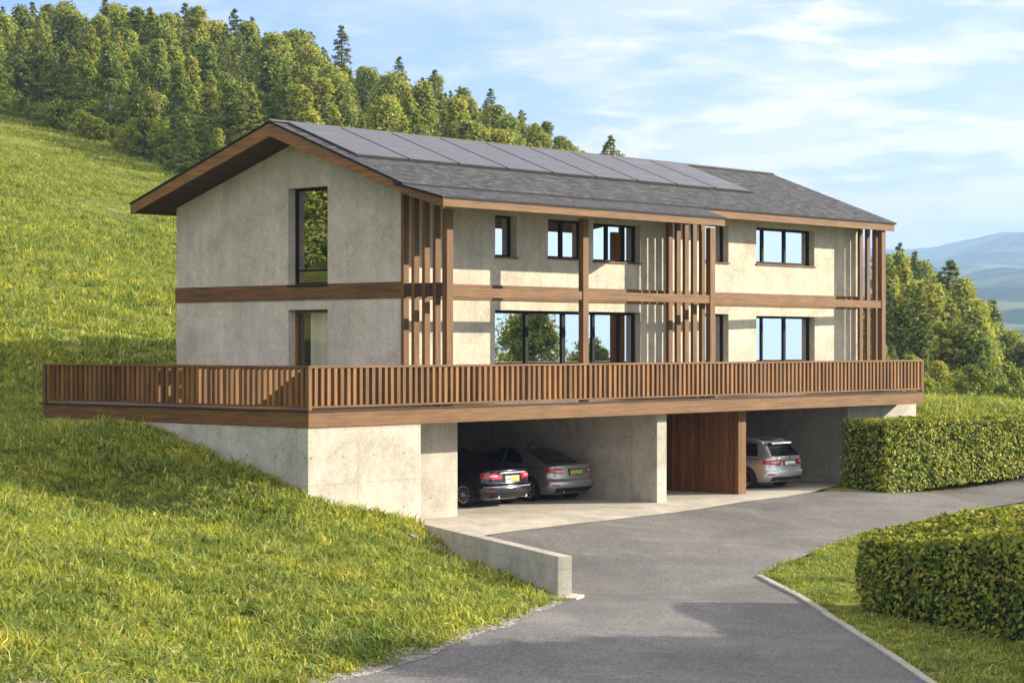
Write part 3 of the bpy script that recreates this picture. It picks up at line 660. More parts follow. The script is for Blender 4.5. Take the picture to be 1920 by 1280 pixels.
# solar panels: one row of large sheets under the ridge
px_top = [532, 600, 692, 747, 846, 950, 1040, 1130, 1215, 1254]
def slope_pt(x, t): y = YR+(YE-YR)*t; return x, y, roof_z(y)
T0, T1 = .035, .575
XS = [XO+.42+ (20.6-XO-.42)*i/9 for i in range(10)]
XS[-1] = XS[-2]+(XS[-1]-XS[-2])
for i in range(9):
    x0, x1 = XS[i]+.045, XS[i+1]-.045
    q = [slope_pt(x0,T1), slope_pt(x1,T1), slope_pt(x1,T0), slope_pt(x0,T0)]; up = Vector((0,-.356,.934))
    top = [tuple(Vector(p)+up*.06) for p in q]; bot = [tuple(Vector(p)+up*.012) for p in q]
    qs = [top]+[[bot[k],bot[(k+1)%4],top[(k+1)%4],top[k]] for k in range(4)]
    uv_mesh('solar_panel', qs, M['solar'], roof, [plane_uv(x) for x in qs])
q0, q1 = slope_pt(XS[0],T1+.012), slope_pt(XS[-1]+.02,T1+.012)
mb = MB(); mb.prism([tuple(Vector(q0)+Vector((0,-.03,.0))), tuple(Vector(q1)+Vector((0,-.03,0))), tuple(Vector(q1)+Vector((0,.012,.045))), tuple(Vector(q0)+Vector((0,.012,.045)))], (0,.03,.0)); build('panel_flashing', mb, M['frame'], roof)

# terrace deck
deck = wbox('deck', 'deckw', .05, L-.05, .06, D-.05, ZFB+.02, ZD, bevel=0)
wbox('deck_board', 'wx', 0, L, 0, .055, ZFB, ZD-.035, parent=deck); wbox('deck_board', 'wy', 0, .048, .057, D, ZFB, ZD-.035, parent=deck)
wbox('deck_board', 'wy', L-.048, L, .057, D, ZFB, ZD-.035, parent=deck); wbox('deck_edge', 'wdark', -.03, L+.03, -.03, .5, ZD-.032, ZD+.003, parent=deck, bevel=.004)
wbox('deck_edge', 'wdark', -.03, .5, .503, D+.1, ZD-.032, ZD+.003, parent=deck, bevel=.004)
rail = wbox('railing', 'wx', -.006, L-.02, -.006, .125, ZD+1.0-.055, ZD+1.0); rail['label'] = 'brown timber balustrade of upright slats'
wbox('handrail', 'wy', -.006, .125, .128, D, ZD+1.0-.055, ZD+1.0, parent=rail); wbox('handrail', 'wy', L-.14, L-.02, .128, 4.5, ZD+1.0-.055, ZD+1.0, parent=rail)
wbox('bottom_rail', 'wx', .1, L-.02, .015, .085, ZD+.055, ZD+.10, parent=rail); wbox('bottom_rail', 'wy', .015, .085, .1, D, ZD+.055, ZD+.10, parent=rail); wbox('bottom_rail', 'wy', L-.105, L-.035, .1, 4.5, ZD+.055, ZD+.10, parent=rail)
wbox('corner_post', 'wz', -.004, .11, -.004, .11, ZD+.004, ZD+.942, parent=rail); wbox('corner_post', 'wz', L-.12, L-.016, -.004, .1, ZD+.004, ZD+.942, parent=rail); wbox('corner_post', 'wz', 0, .10, D-.1, D+.005, ZD+.004, ZD+.942, parent=rail)
mb = MB(); x = .19
while x < L-.16:
    j = random.uniform(-.010,.010); s = random.uniform(.085,.105); yy = random.uniform(-.004,.004); mb.box(x+j, x+j+s, .006+yy, .116+yy, ZD+.102, ZD+.943); x += .2
build('slat_panel', mb, M['wz'], rail)
mb = MB(); y = .19
while y < D-.12: j = random.uniform(-.012,.012); s = random.uniform(.085,.11); mb.box(.006, .116, y+j, y+j+s, ZD+.102, ZD+.943); y += .19
build('slat_panel', mb, M['wz'], rail)
mb = MB(); y = .19
while y < 4.4: mb.box(L-.10, L-.04, y, y+.095, ZD+.102, ZD+.943); y += .2
build('slat_panel', mb, M['wz'], rail)

# concrete base and garage
def cbox(*b, name='concrete_wall', mat='concrete', bevel=.012): return wbox(name, mat, *b, bevel=bevel)
cbox(.012, XF0, .03, .40, -.6, ZFB-.003); cbox(.012, .41, .403, D-.03, -.3, ZFB-.003)
cbox(XF0-.40, XF0-.003, .403, PANY-.003, -.6, ZFB+.015); cbox(XF0-.40, XP, PANY, PANY+.30, -.3, ZFB+.012)
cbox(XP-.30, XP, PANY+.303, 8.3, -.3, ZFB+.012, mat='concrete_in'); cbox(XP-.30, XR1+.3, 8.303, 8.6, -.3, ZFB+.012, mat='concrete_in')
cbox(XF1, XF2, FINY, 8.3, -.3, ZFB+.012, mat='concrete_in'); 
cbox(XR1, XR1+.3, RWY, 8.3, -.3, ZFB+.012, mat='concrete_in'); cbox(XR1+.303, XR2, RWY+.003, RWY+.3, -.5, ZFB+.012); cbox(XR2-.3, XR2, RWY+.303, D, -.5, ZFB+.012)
pt = wbox('timber_partition', 'boards', XT1, XT2-.02, TMY+.14, 8.3, -.02, ZFB+.012); pt['label'] = 'brown upright-board wall inside the garage'
wbox('end_post', 'wz', XT1-.01, XT2, TMY, TMY+.137, -.02, ZFB+.012, parent=pt)
mb = MB(); mb.tube([(XR1-.04, 5.2, .9), (XR1-.04, 5.2, ZFB)], .022); build('downpipe', mb, M['copper'], house)

# ------------------------------------------------------------------ cars
def paint(name, c, metal=.6, rough=.28):
    return flat(name, c, rough, metal, .5, 1.)
CM = dict(tyre=flat('tyre_rubber', (.015,.015,.016), .8), rim=flat('alloy_rim', (.72,.72,.73), .35, .35), glass=flat('car_glass', (.012,.014,.014), .06, 0, .8),
          red=flat('tail_light_red', (.42,.012,.02), .12, 0, .6, 1.), redlit=flat('tail_light_clear', (.75,.30,.32), .15, 0, .6, 1.), black=flat('black_plastic', (.012,.012,.013), .55),
          chrome=flat('chrome', (.75,.76,.78), .14, 1.), white=flat('plate_white', (.80,.80,.74), .45), yellow=flat('plate_yellow', (.70,.48,.07), .45), lime=flat('plate_lime', (.46,.48,.10), .45), ink=flat('plate_ink', (.03,.03,.04), .6))
def outline(W, r, f, rc, bow, n=(7, 7, 26, 7, 7)):
    """right half of a plan outline from the rear centre round to the front centre; r, f = rear and front y"""
    P = []; fb = bow*1.5
    for i in range(n[0]): x = (W-rc)*i/n[0]; P.append((x, r+bow*(x/W)**2))
    yr = r+bow*((W-rc)/W)**2
    for i in range(n[1]): a = math.pi/2*i/n[1]; P.append((W-rc+rc*math.sin(a), yr+rc*(1-math.cos(a))))
    yf = f-fb*((W-rc)/W)**2; y0, y1 = yr+rc, yf-rc
    for i in range(n[2]): P.append((W, y0+(y1-y0)*i/n[2]))
    for i in range(n[3]): a = math.pi/2*i/n[3]; P.append((W-rc+rc*math.cos(a), y1+rc*math.sin(a)))
    for i in range(n[4]+1): x = (W-rc)*(1-i/n[4]); P.append((x, f-fb*(x/W)**2))
    return P
NO = 7+7+26+7+8
def loft(rows, rc, bow, warp):
    G = []
    for (z, W, r, f) in rows:
        o = outline(max(W,.02), r, f, min(rc, max(W,.02)*.45), bow); G.append([Vector((x, y, z+warp(y, z))) for x, y in o])
    return G
def g_at(G, i, j):
    i = min(max(i,0), len(G)-1.0001); j = min(max(j,0), NO-1.0001); a, b = int(i), int(j); s, t = i-a, j-b
    return (G[a][b]*(1-s)*(1-t)+G[a+1][b]*s*(1-t)+G[a][b+1]*(1-s)*t+G[a+1][b+1]*s*t)
def loft_mb(G):
    mb = MB(); full = [[Vector((-p.x,p.y,p.z)) for p in row[:0:-1]][::-1][::-1]+row for row in G]
    mb.grid([[*r, r[0]] for r in full]); return mb
def patch_mb(G, corners, off, ni=6, nj=8, mirror=False, both=False):
    """patch of the skin between (i,j) corners [bl, br, tr, tl], lifted off it by off"""
    mb = MB()
    for sg in ((1,-1) if both else ((-1,) if mirror else (1,))):
        rows = []
        for a in range(ni+1):
            row = []
            for b in range(nj+1):
                s, t = a/ni, b/nj
                i = (corners[0][0]*(1-t)+corners[1][0]*t)*(1-s)+(corners[3][0]*(1-t)+corners[2][0]*t)*s
                j = (corners[0][1]*(1-t)+corners[1][1]*t)*(1-s)+(corners[3][1]*(1-t)+corners[2][1]*t)*s
                m = 1
                if j < 0: j = -j; m = -1
                p = g_at(G, i, j); e = .05
                n = (g_at(G, i, j+e)-g_at(G, i, j-e)).cross(g_at(G, i+e, j)-g_at(G, i-e, j))
                n = n.normalized() if n.length > 1e-9 else Vector((0,-1,0))
                if n.dot(Vector((p.x, p.y-2.3, .35))) < 0: n = -n
                q = p+n*off; row.append((q.x*m*sg, q.y, q.z))
            rows.append(row)
        mb.grid(rows)
    return mb
def make_wheel(root, x, y, rad, side):
    t = MB(); prof = [(rad*.66,.0),(rad*.70,.085),(rad*.90,.10),(rad*.985,.075),(rad,.0),(rad*.985,-.075),(rad*.90,-.10),(rad*.66,-.09)]
    rows = []
    for k in range(33):
        a = 2*math.pi*k/32; rows.append([(x+side*(d-.02), y+r*math.cos(a), rad+r*math.sin(a)) for r, d in prof])
    t.grid(rows); w = build('wheel', t, CM['tyre'], root, smooth=True)
    r = MB(); xo = x+side*.055
    for k in range(32):
        a, b = 2*math.pi*k/32, 2*math.pi*(k+1)/32
        for r0, r1, d0, d1 in ((rad*.60, rad*.695, 0, .012),):
            r.quad(*[(xo+side*d, y+q*math.cos(c), rad+q*math.sin(c)) for q, c, d in ((r0,a,d0),(r1,a,d1),(r1,b,d1),(r0,b,d0))])
    for k in range(10):
        a = 2*math.pi*k/10+.1; h = .13 if k % 2 else .09
        u = Vector((0, math.cos(a), math.sin(a))); v = Vector((0,-math.sin(a), math.cos(a))); c = Vector((xo+side*.006, y, rad))
        r.quad(c+u*rad*.10+v*rad*.05, c+u*rad*.64+v*rad*.06, c+u*rad*.64-v*rad*.06, c+u*rad*.10-v*rad*.05)
    r.quad(*[(xo+side*.012, y+rad*.14*math.cos(2*math.pi*k/12), rad+rad*.14*math.sin(2*math.pi*k/12)) for k in range(12)])
    build('rim', r, CM['rim'], w)
    d = MB(); d.quad(*[(xo-side*.035, y+rad*.66*math.cos(2*math.pi*k/24), rad+rad*.66*math.sin(2*math.pi*k/24)) for k in range(24)]); build('brake_disc', d, CM['black'], w)
def make_car(name, label, cat, loc, yaw, body, kind, plate):
    root = empty(name, loc); root.rotation_euler.z = yaw; tag(root, label, cat)
    wagon = kind == 'wagon'; hatch = kind == 'hatch'
    Lc = 4.72
    warp = lambda y, z: (-.16*max(0, min(1, (y-3.1)/1.4))**1.3 if z > .72 else 0.)
    tail = 1. if not wagon else .55
    rows = [(.20,.80,.26,Lc-.2),(.26,.87,.10,Lc-.08),(.36,.905,.03,Lc-.02),(.46,.915,.0,Lc),(.545,.918,.0,Lc),(.585,.918,.045,Lc-.02),(.60,.918,.065*tail+.02,Lc-.03),(.70,.918,.06*tail+.02,Lc-.05),
            (.80,.912,.055*tail+.03,Lc-.12),(.90,.90,.05*tail+.05,Lc-.25),(.955,.885,.045+.03,Lc-.4),(.985,.865,.075,Lc-.5),(1.0,.82,.13,Lc-.6),(1.012,.55,.35,Lc-1.0),(1.015,.05,1.0,2.6)]
    G = loft(rows, .34, .13, warp)
    bmb = loft_mb(G); b = build('body', bmb, body, root, smooth=True)
    if wagon: cab = [(.97,.845,.10,3.62),(1.06,.80,.15,3.42),(1.20,.74,.27,3.08),(1.33,.68,.40,2.76),(1.405,.63,.47,2.55),(1.445,.57,.50,2.4),(1.465,.40,.62,2.15),(1.47,.03,1.1,1.7)]
    elif hatch: cab = [(.97,.845,.42,3.62),(1.06,.80,.60,3.40),(1.20,.73,.93,3.06),(1.32,.67,1.26,2.74),(1.40,.62,1.55,2.50),(1.44,.55,1.75,2.35),(1.462,.38,1.9,2.15),(1.468,.03,2.0,2.05)]
    else: cab = [(.97,.845,.62,3.62),(1.06,.79,.82,3.40),(1.20,.72,1.13,3.06),(1.32,.66,1.42,2.74),(1.40,.61,1.66,2.50),(1.435,.55,1.85,2.35),(1.455,.38,2.0,2.15),(1.46,.03,2.1,2.05)]
    K = loft(cab, .20, .07, lambda y, z: 0.)
    build('cabin', loft_mb(K), body, root, smooth=True)
    gl = CM['glass']
    build('rear_window', patch_mb(K, [(.55,-9.2),(.55,9.2),(4.1,8.6),(4.1,-8.6)], .006, 8, 16), gl, root, smooth=True)
    for s in (0, 1): build('side_window', patch_mb(K, [(.5,16.5 if wagon else 19.5),(.5,27),(4.,27.),(4.,15.2 if wagon else 16.5)], .006, 6, 12, mirror=bool(s)), gl, root, smooth=True)
    for s in (0, 1): build('side_window', patch_mb(K, [(.5,27.9),(.5,39),(4.,36.),(4.,27.9)], .006, 6, 10, mirror=bool(s)), gl, root, smooth=True)
    build('windscreen', patch_mb(K, [(.6,44),(.6,NO-1),(4.1,NO-1),(4.1,44)], .006, 6, 8, both=True), gl, root, smooth=True)
    # tail lights wrap round the corners
    for s in (0, 1):
        t = build('tail_light', patch_mb(G, [(7.35,5.0),(7.7,13.2),(9.2,12.8),(9.2,4.2)] if not hatch else [(7.5,5.6),(7.9,13.2),(9.5,12.6),(9.2,6.2)], .012, 5, 14, mirror=bool(s)), CM['red'], root, smooth=True)
        build('lamp_lens', patch_mb(G, [(8.0,6.4),(8.1,9.8),(8.55,9.6),(8.6,6.2)], .017, 2, 8, mirror=bool(s)), CM['redlit'], t, smooth=True)
    # plate recess, plate and unreadable lettering
    zi = 7.7 if kind != 'hatch' else 8.2
    pz = {'sedan':.745,'hatch':.80,'wagon':.80}[kind]; yy = g_at(G, zi, 0).y
    mb = MB(); mb.box(-.29,.29,yy-.022,yy+.03,pz-.085,pz+.085); p = build('number_plate', mb, CM['black'] if kind != 'sedan' else CM['chrome'], root, .008)
    mb = MB(); mb.box(-.26,.26,yy-.030,yy-.0225,pz-.06,pz+.06); build('plate_face', mb, CM[plate], p)
    if kind == 'sedan':
        mb = MB(); mb.box(-.26,-.05,yy-.0335,yy-.0305,pz-.06,pz+.06); build('plate_face', mb, CM['white'], p)
        mb = MB()
        for k, w_ in enumerate((.03,.022,.035,.02)): mb.box(-.225+k*.045,-.225+k*.045+w_,yy-.0365,yy-.034,pz-.02-.006*(k%2),pz+.03)
        build('plate_marks', mb, CM['ink'], p)
        mb = MB(); mb.box(-.50,.50,yy-.032,yy+.02,.885,.925); build('chrome_strip', mb, CM['chrome'], root, .012)
        build('boot_trim', patch_mb(G, [(9.35,-4.6),(9.35,4.6),(9.75,4.2),(9.75,-4.2)], .008, 2, 10), flat('boot_trim', (.35,.45,.62), .2, .8), root, smooth=True)
    if wagon:
        mb = MB()
        for k in range(7): mb.box(-.10+k*.045,-.10+k*.045+.03,yy-.0335,yy-.0305,pz-.05,pz-.028+.005*(k%3))
        build('plate_marks', mb, CM['ink'], p)
    mb = MB(); mb.quad(*[(.035*math.cos(2*math.pi*k/14), yy-.014, pz+.155+.035*math.sin(2*math.pi*k/14)) for k in range(14)]); build('round_badge', mb, CM['chrome'], root)
    # bumper: dark lower valance, bright strip, reflectors, exhausts
    build('valance', patch_mb(G, [(1.0,-10.2),(1.0,10.2),(2.25,9.5),(2.25,-9.5)], .010, 3, 20), CM['black'], root, smooth=True)
    build('bumper_strip', patch_mb(G, [(2.3,-9.0),(2.3,9.0),(2.6,9.2),(2.6,-9.2)] if wagon else [(4.0,-12.5),(4.0,12.5),(4.25,12.5),(4.25,-12.5)], .012, 2, 20), CM['chrome'] if wagon else CM['rim'], root, smooth=True)
    for s in (0, 1): build('reflector', patch_mb(G, [(2.75,8.5),(2.75,11.6),(3.15,11.6),(3.05,8.5)], .012, 2, 4, mirror=bool(s)), CM['red'], root)
    for s in (-1, 1):
        mb = MB(); mb.tube([(s*.55, .05, .275), (s*.55, .4, .275)], .04, 12); build('exhaust_pipe', mb, CM['chrome'], root)
    for s in (-1, 1):
        for y, in ((.98,), (3.74,)):
            x = g_at(G, 4, 24).x
            mb = MB(); pts = []
            for k in range(33):
                a = -.35+(math.pi+.7)*k/32; pts.append((y+.372*math.cos(a), .325+.372*math.sin(a)))
            mb.prism([(s*(x+.006), py_, max(pz_, .2)) for py_, pz_ in pts], (-s*.06,0,0)); build('wheel_arch', mb, CM['black'], root)
            make_wheel(root, s*(x-.055), y, .325, s)
        mb = MB(); mb.box(min(s*.86,s*1.0), max(s*.86,s*1.0), 3.05, 3.17, .98, 1.09); build('wing_mirror', mb, body, root, .03)
        mb = MB(); mb.box(min(s*.905,s*.932), max(s*.905,s*.932), 1.62, 1.82, .84, .862); build('door_handle', mb, CM['chrome'], root, .006)
        mb = MB(); mb.box(min(s*.905,s*.932), max(s*.905,s*.932), 2.62, 2.82, .84, .862); build('door_handle', mb, CM['chrome'], root, .006)
        if wagon:
            mb = MB(); mb.tube([(s*.56,.62,1.45),(s*.575,.75,1.505),(s*.60,1.4,1.525),(s*.60,2.1,1.505),(s*.58,2.3,1.45)], .018); build('roof_rail', mb, CM['rim'], root)
        mb = MB(); mb.tube([(s*.925,.45,.93),(s*.925,1.6,.925),(s*.925,3.3,.90)], .006, 6); build('door_trim', mb, CM['black'], root)
    if wagon:
        mb = MB(); mb.prism([(-.58,.42,1.435),(.58,.42,1.435),(.54,.30,1.405),(-.54,.30,1.405)], (0,.02,.028)); build('spoiler', mb, body, root, .01)
        mb = MB(); mb.tube([(.05,.33,1.15),(.22,.22,1.02)], .01, 6); build('rear_wiper', mb, CM['black'], root)
    if kind != 'wagon':
        mb = MB(); mb.prism([(0,1.72,1.44),(0,1.86,1.45),(0,1.84,1.50)], (.02,0,0)); build('roof_aerial', mb, CM['black'], root)
    return root
make_car('parked_car', 'black saloon car with orange number plate in the garage', 'car', (9.50, 2.35, .024), R(1), paint('black_paint', (.009,.013,.028), .35, .15), 'sedan', 'yellow')
make_car('parked_car', 'grey car with lime number plate beside the dark saloon', 'car', (12.24, 2.45, .024), R(.5), paint('grey_paint', (.48,.485,.51), .75, .30), 'hatch', 'lime')
silver = make_car('parked_car', 'silver estate car with roof rails beside the wooden partition', 'car', (20.32, .95, .024), R(0), paint('silver_paint', (.66,.67,.70), .6, .28), 'wagon', 'white'); silver.scale = (1., 1., .955)

# ------------------------------------------------------------------ foliage
def leaf_quads(C, Nn, size, aspect=.5, fold=.18):
    """kite-shaped leaves: C centres, Nn facing directions, size lengths -> verts, quads"""
    n = len(C); Nn = Nn/np.maximum(np.linalg.norm(Nn, axis=1), 1e-6)[:,None]
    T = rng.normal(size=(n,3)); T -= (T*Nn).sum(1)[:,None]*Nn; T /= np.linalg.norm(T, axis=1)[:,None]
    B = np.cross(Nn, T); s = np.asarray(size)[:,None]
    V = np.stack([C-T*s*.5, C+B*s*aspect*.5-T*s*.05+Nn*s*fold*.5, C+T*s*.5-Nn*s*fold*.3, C-B*s*aspect*.5-T*s*.05+Nn*s*fold*.5], 1).reshape(-1,3)
    return V, np.arange(4*n).reshape(n,4)
def tri_tube_pts(mb, a, b, r0, r1, seg=6): mb.tube([a, tuple((np.array(a)+np.array(b))/2+rng.normal(size=3)*.05), b], [r0, (r0+r1)/2, r1], seg)
LEAF = dict(
    wood=mat_leaf('leaf_broad', [(.085,.125,.045),(.20,.26,.075),(.32,.385,.10),(.44,.475,.13),(.42,.39,.16)], .40, .6, .75, .2, .28),
    needle=mat_leaf('leaf_needle', [(.065,.105,.045),(.145,.195,.075),(.25,.30,.095),(.38,.40,.12)], .25, .6, .55, .2, .3),
    hedge=mat_leaf('leaf_hedge', [(.05,.085,.012),(.13,.19,.020),(.23,.29,.034),(.37,.41,.06),(.48,.48,.11)], .26, .6, 0., .15, 2.2),
    hedge2=mat_leaf('leaf_beech', [(.05,.085,.018),(.12,.18,.028),(.21,.28,.04),(.33,.38,.055),(.45,.47,.08),(.38,.30,.07)], .40, .55, 0., .2, 1.6),
    grass=mat_leaf('grass_blade', [(.095,.145,.030),(.20,.28,.058),(.315,.39,.088),(.435,.46,.13),(.57,.53,.27)], .42, .6, .6, .15, -.55),
    shrub=mat_leaf('leaf_shrub', [(.13,.17,.025),(.23,.28,.04),(.36,.38,.06)], .38, .5, .6, .3),
)
BARK = dict(wood=mat_bark('bark_grey', (.10,.085,.065), (.26,.235,.19)), needle=mat_bark('bark_brown', (.06,.045,.032), (.15,.115,.085)))
def broad_crown(h, wd, nclump, nleaf, ls, base=.16, pointy=.3):
    """uneven crown: leaf clumps spread through the volume, gaps between them"""
    C = []; Nr = []; S = []; cl = []
    while len(cl) < nclump:
        t = rng.uniform(0, 1); z = h*(base+(1-base)*t)
        prof = (math.sin(math.pi*min(1, .16+t*.84))**.7)*(1-pointy*t)
        r = wd*.5*prof*math.sqrt(rng.uniform(.12, 1.)); a = rng.uniform(0, 2*math.pi)
        p = np.array([r*math.cos(a), r*math.sin(a), z]); cl.append(p)
        rr = wd*rng.uniform(.09, .17)
        m = int(nleaf*rng.uniform(.6, 1.4)); d = rng.normal(size=(m,3)); d /= np.linalg.norm(d, axis=1)[:,None]
        q = p+d*(rr*rng.uniform(.45, 1.1, size=(m,1)))*np.array([1,1,.75])
        C.append(q); Nr.append(d*.6+np.array([.25,-.25,.5])*0+np.array([0,0,.55])+rng.normal(size=(m,3))*.45); S.append(rng.uniform(.6, 1.35, m)*ls)
    return np.concatenate(C), np.concatenate(Nr), np.concatenate(S), cl
def broad_tree_meshes(h, wd, nclump=70, nleaf=75, ls=.30, pointy=.3, base=.16):
    C, Nr, S, cl = broad_crown(h, wd, nclump, nleaf, ls, base, pointy); V, Q = leaf_quads(C, Nr, S, .58)
    crown = mesh_from('crown', V, quads=Q)
    mb = MB(); mb.tube([(0,0,-.4),(.06,.03,h*.25),(-.05,.05,h*.55),(.03,-.02,h*.9)], [h*.020,h*.016,h*.010,h*.003], 7)
    for p in random.sample(cl, min(16, len(cl))):
        z0 = p[2]*random.uniform(.35, .7); mb.tube([(0,0,z0), (p[0]*.55,p[1]*.55,z0+(p[2]-z0)*.65), tuple(p)], [h*.007,h*.005,h*.0015], 5)
    return crown, mesh_from('trunk', mb.v, mb.f, smooth=True)
def spruce_meshes(h, wd, ls=.26, dens=1., droop=.28):
    C = []; Nr = []; S = []; mb = MB(); nw = int(h*3.4)
    mb.tube([(0,0,-.4),(0,0,h*.5),(.02,0,h*.99)], [h*.016,h*.009,h*.002], 6)
    for k in range(nw):
        t = (k+.5)/nw; z = h*(.10+.89*t); rad = wd*.5*(1-t)**.85*random.uniform(.75,1.15)+.12
        for b in range(random.randint(4,6)):
            a = random.uniform(0, 2*math.pi); rl = rad*random.uniform(.65,1.15); e = np.array([math.cos(a)*rl, math.sin(a)*rl, -droop*rl+.05]); st = np.array([0,0,z])
            if k % 2 == 0: mb.tube([tuple(st), tuple(st+e*.6+np.array([0,0,.04])), tuple(st+e)], [.03,.018,.006], 4)
            m = int(max(8, rl*26*dens)); f = np.sqrt(rng.uniform(.02,1,m)); side = np.array([-math.sin(a), math.cos(a), 0])
            q = st+e*f[:,None]+side*(rng.normal(size=m)*.16*rl*(1.1-f*.6))[:,None]+np.array([0,0,1])*(rng.normal(size=m)*.07-.10*f*(f-.6)*rl)[:,None]
            C.append(q); Nr.append(np.array([0,0,1.])+np.array([math.cos(a),math.sin(a),0])*.5+rng.normal(size=(m,3))*.5); S.append(rng.uniform(.7,1.3,m)*ls)
    m = 40; C.append(np.c_[rng.normal(size=(m,2))*.06, h*rng.uniform(.90,1.0,m)]); Nr.append(rng.normal(size=(m,3))); S.append(np.full(m,.16))
    V, Q = leaf_quads(np.concatenate(C), np.concatenate(Nr), np.concatenate(S), .38)
    return mesh_from('crown', V, quads=Q), mesh_from('trunk', mb.v, mb.f, smooth=True)
TREES = {'broad': [broad_tree_meshes(8, w_, n_, 105, .255, p_, b_) for w_, n_, p_, b_ in ((5.2,90,.62,.08),(4.6,80,.78,.10),(5.8,105,.55,.08),(4.6,84,.85,.08),(5.2,94,.7,.12),(4.0,70,.82,.06))],
         'spruce': [spruce_meshes(9, w_, .25, d_*1.3) for w_, d_ in ((3.4,1.),(2.9,1.1),(3.9,.95))],
         'mixed': [spruce_meshes(8, 4.6, .31, 1.35, .12), spruce_meshes(8, 5.0, .33, 1.3, .05)],
         'bush': [broad_tree_meshes(2.6, 3.2, 40, 60, .20, .1, .06), broad_tree_meshes(2.2, 2.8, 34, 60, .2, .15, .05)],
         'garden': [broad_tree_meshes(7, 5.0, 90, 150, .20, .25, .12), broad_tree_meshes(6, 4.6, 80, 150, .18, .4, .08)]}
MATS = {'broad': ('wood','wood'), 'spruce': ('needle','needle'), 'mixed': ('wood','needle'), 'bush': ('shrub','wood'), 'garden': ('wood','wood')}
BASEH = {'broad': 8, 'spruce': 9, 'mixed': 8, 'bush': 2.4, 'garden': 6.5}
NAMES = {'broad': 'broadleaf_tree', 'spruce': 'spruce_tree', 'mixed': 'conifer_tree', 'bush': 'bush', 'garden': 'garden_tree'}
for k, lst in TREES.items():
    for cr, trk in lst: cr.materials.append(LEAF[MATS[k][0]]); trk.materials.append(BARK[MATS[k][1]])
ntree = 0
def put_tree(kind, x, y, z, hgt, label, group=None, var=None, widen=1.):
    global ntree; ntree += 1
    cr, trk = TREES[kind][var if var is not None else random.randrange(len(TREES[kind]))]
    r = bpy.data.objects.new(NAMES[kind], None); col.objects.link(r); r.location = (x, y, z-.1); s = hgt/BASEH[kind]
    r.rotation_euler = (random.uniform(-.03,.03), random.uniform(-.03,.03), random.uniform(0, 6.28)); r.scale = (s*widen, s*widen, s)
    tag(r, label, 'bush' if kind == 'bush' else 'tree', group)
    for nm, me in (('trunk', trk), ('crown', cr)):
        o = bpy.data.objects.new(nm, me); col.objects.link(o); o.parent = r
    return r
def proj(x, y, z):
    u, w = to_uw(x, y); return 960+FPX*u/w, HOR-FPX*(z-CH)/w
def roofline(px):                       # top of the house in the picture, to skip trees nobody can see
    if 243 < px < 503: return 380-(px-243)*.592
    if 503 <= px < 1447: return 228+(px-503)*.106
    if 1447 <= px < 1672: return 328+(px-1447)*.40
    return 9999
SKY_PX = [-900,-400,0,100,200,300,400,500,600,640,700,830,920,1000,1100,1210,1300,1447,1690,1760,1850,1920,2100,2500]
SKY_PY = [  20,  0,2,-6,-2,0, 12, 34, 66, 106,122,150,185, 215, 272, 305, 330, 390, 470, 495, 570, 625, 700, 800]
def skyline(px): return float(np.interp(px, SKY_PX, SKY_PY))
def base_w(k):                          # where the wood begins, by direction
    return float(np.interp(k, [-.6,-.40,-.246,-.1615,-.0667,.01,.064,.15,.187,.215,.246,.40], [150,170,181,160,130,120,112,100,90,88,86,84]))
spr = [(642,46,246,1),(748,103,252,0),(922,163,246,2),(446,14,262,1),(193,-4,262,0),(587,58,256,2),(345,4,262,1),(1145,253,240,0),(1722,468,205,1),(1690,452,208,2),(1783,486,190,0),(1868,558,178,1),(812,128,250,0),(985,205,240,2),(60,2,262,1)]
spr_lab = {642:'tallest dark spruce on the skyline, left above the solar panels', 748:'slim spruce on the skyline above the left solar panels', 922:'pointed spruce on the falling skyline above the middle of the roof',
           446:'dark spruce top against the sky above the roof apex', 193:'dark spruce tip at the top of the hillside wood on the left', 587:'small spruce tip on the skyline beside the tallest spruce', 345:'narrow spruce at the top of the hillside wood',
           1145:'lone tree standing free behind the roof ridge', 1722:'spruce tip behind the right timber screen', 1690:'tall spruce beside the right eaves corner', 1783:'pointed yellow-green conifer standing out against the far hills', 1868:'small conifer on the falling edge of the right wood',
           812:'pale conifer on the skyline between two darker spruces', 985:'bushy conifer at the lower end of the skyline wood', 60:'conifer at the upper left corner of the wood'}
for px, top, w, v in spr:
    x, y = uw((px-960)/FPX*w, w); z = h1(x, y); zt = CH-(top-HOR)/FPX*w
    put_tree('spruce' if px not in (1145, 985, 1783) else 'mixed', x, y, z, max(5, zt-z), spr_lab[px], var=v if px not in (1145,985,1783) else v % 2, widen=1.45)
cells = []
w = 84.
while w < 268:
    sp = 4.4 if w < 150 else 4.7
    k = -.36
    while k < .30:
        u = k*w+random.uniform(-.42,.42)*sp; ww = w+random.uniform(-.42,.42)*sp; cells.append((u, ww)); k += sp/w
    w += sp*.95
w = 87.
while w < 152:
    k = .172
    while k < .30: cells.append((k*w+random.uniform(-1.3,1.3), w+random.uniform(-1.3,1.3))); k += 3.3/w
    w += 3.3
xs, ys = uw(np.array([c[0] for c in cells]), np.array([c[1] for c in cells])); zs = H(xs, ys); nb = {}
WOODLAB = {('broad',0): 'yellow-green broadleaf tree in the wood on the hillside left of the roof', ('mixed',0): 'bushy conifer in the wood on the hillside left of the roof',
           ('broad',1): 'yellow-green broadleaf tree in the wood above the roof ridge', ('mixed',1): 'bushy conifer in the wood above the roof ridge',
           ('broad',2): 'leafy tree in the hazy wood right of the house', ('mixed',2): 'bushy conifer in the hazy wood right of the house',
           ('spruce',0): 'dark spruce in the wood on the hillside left of the roof', ('spruce',1): 'dark spruce in the wood above the roof ridge', ('spruce',2): 'dark spruce in the hazy wood right of the house'}
order = np.argsort([c[1] for c in cells])
placed = 0
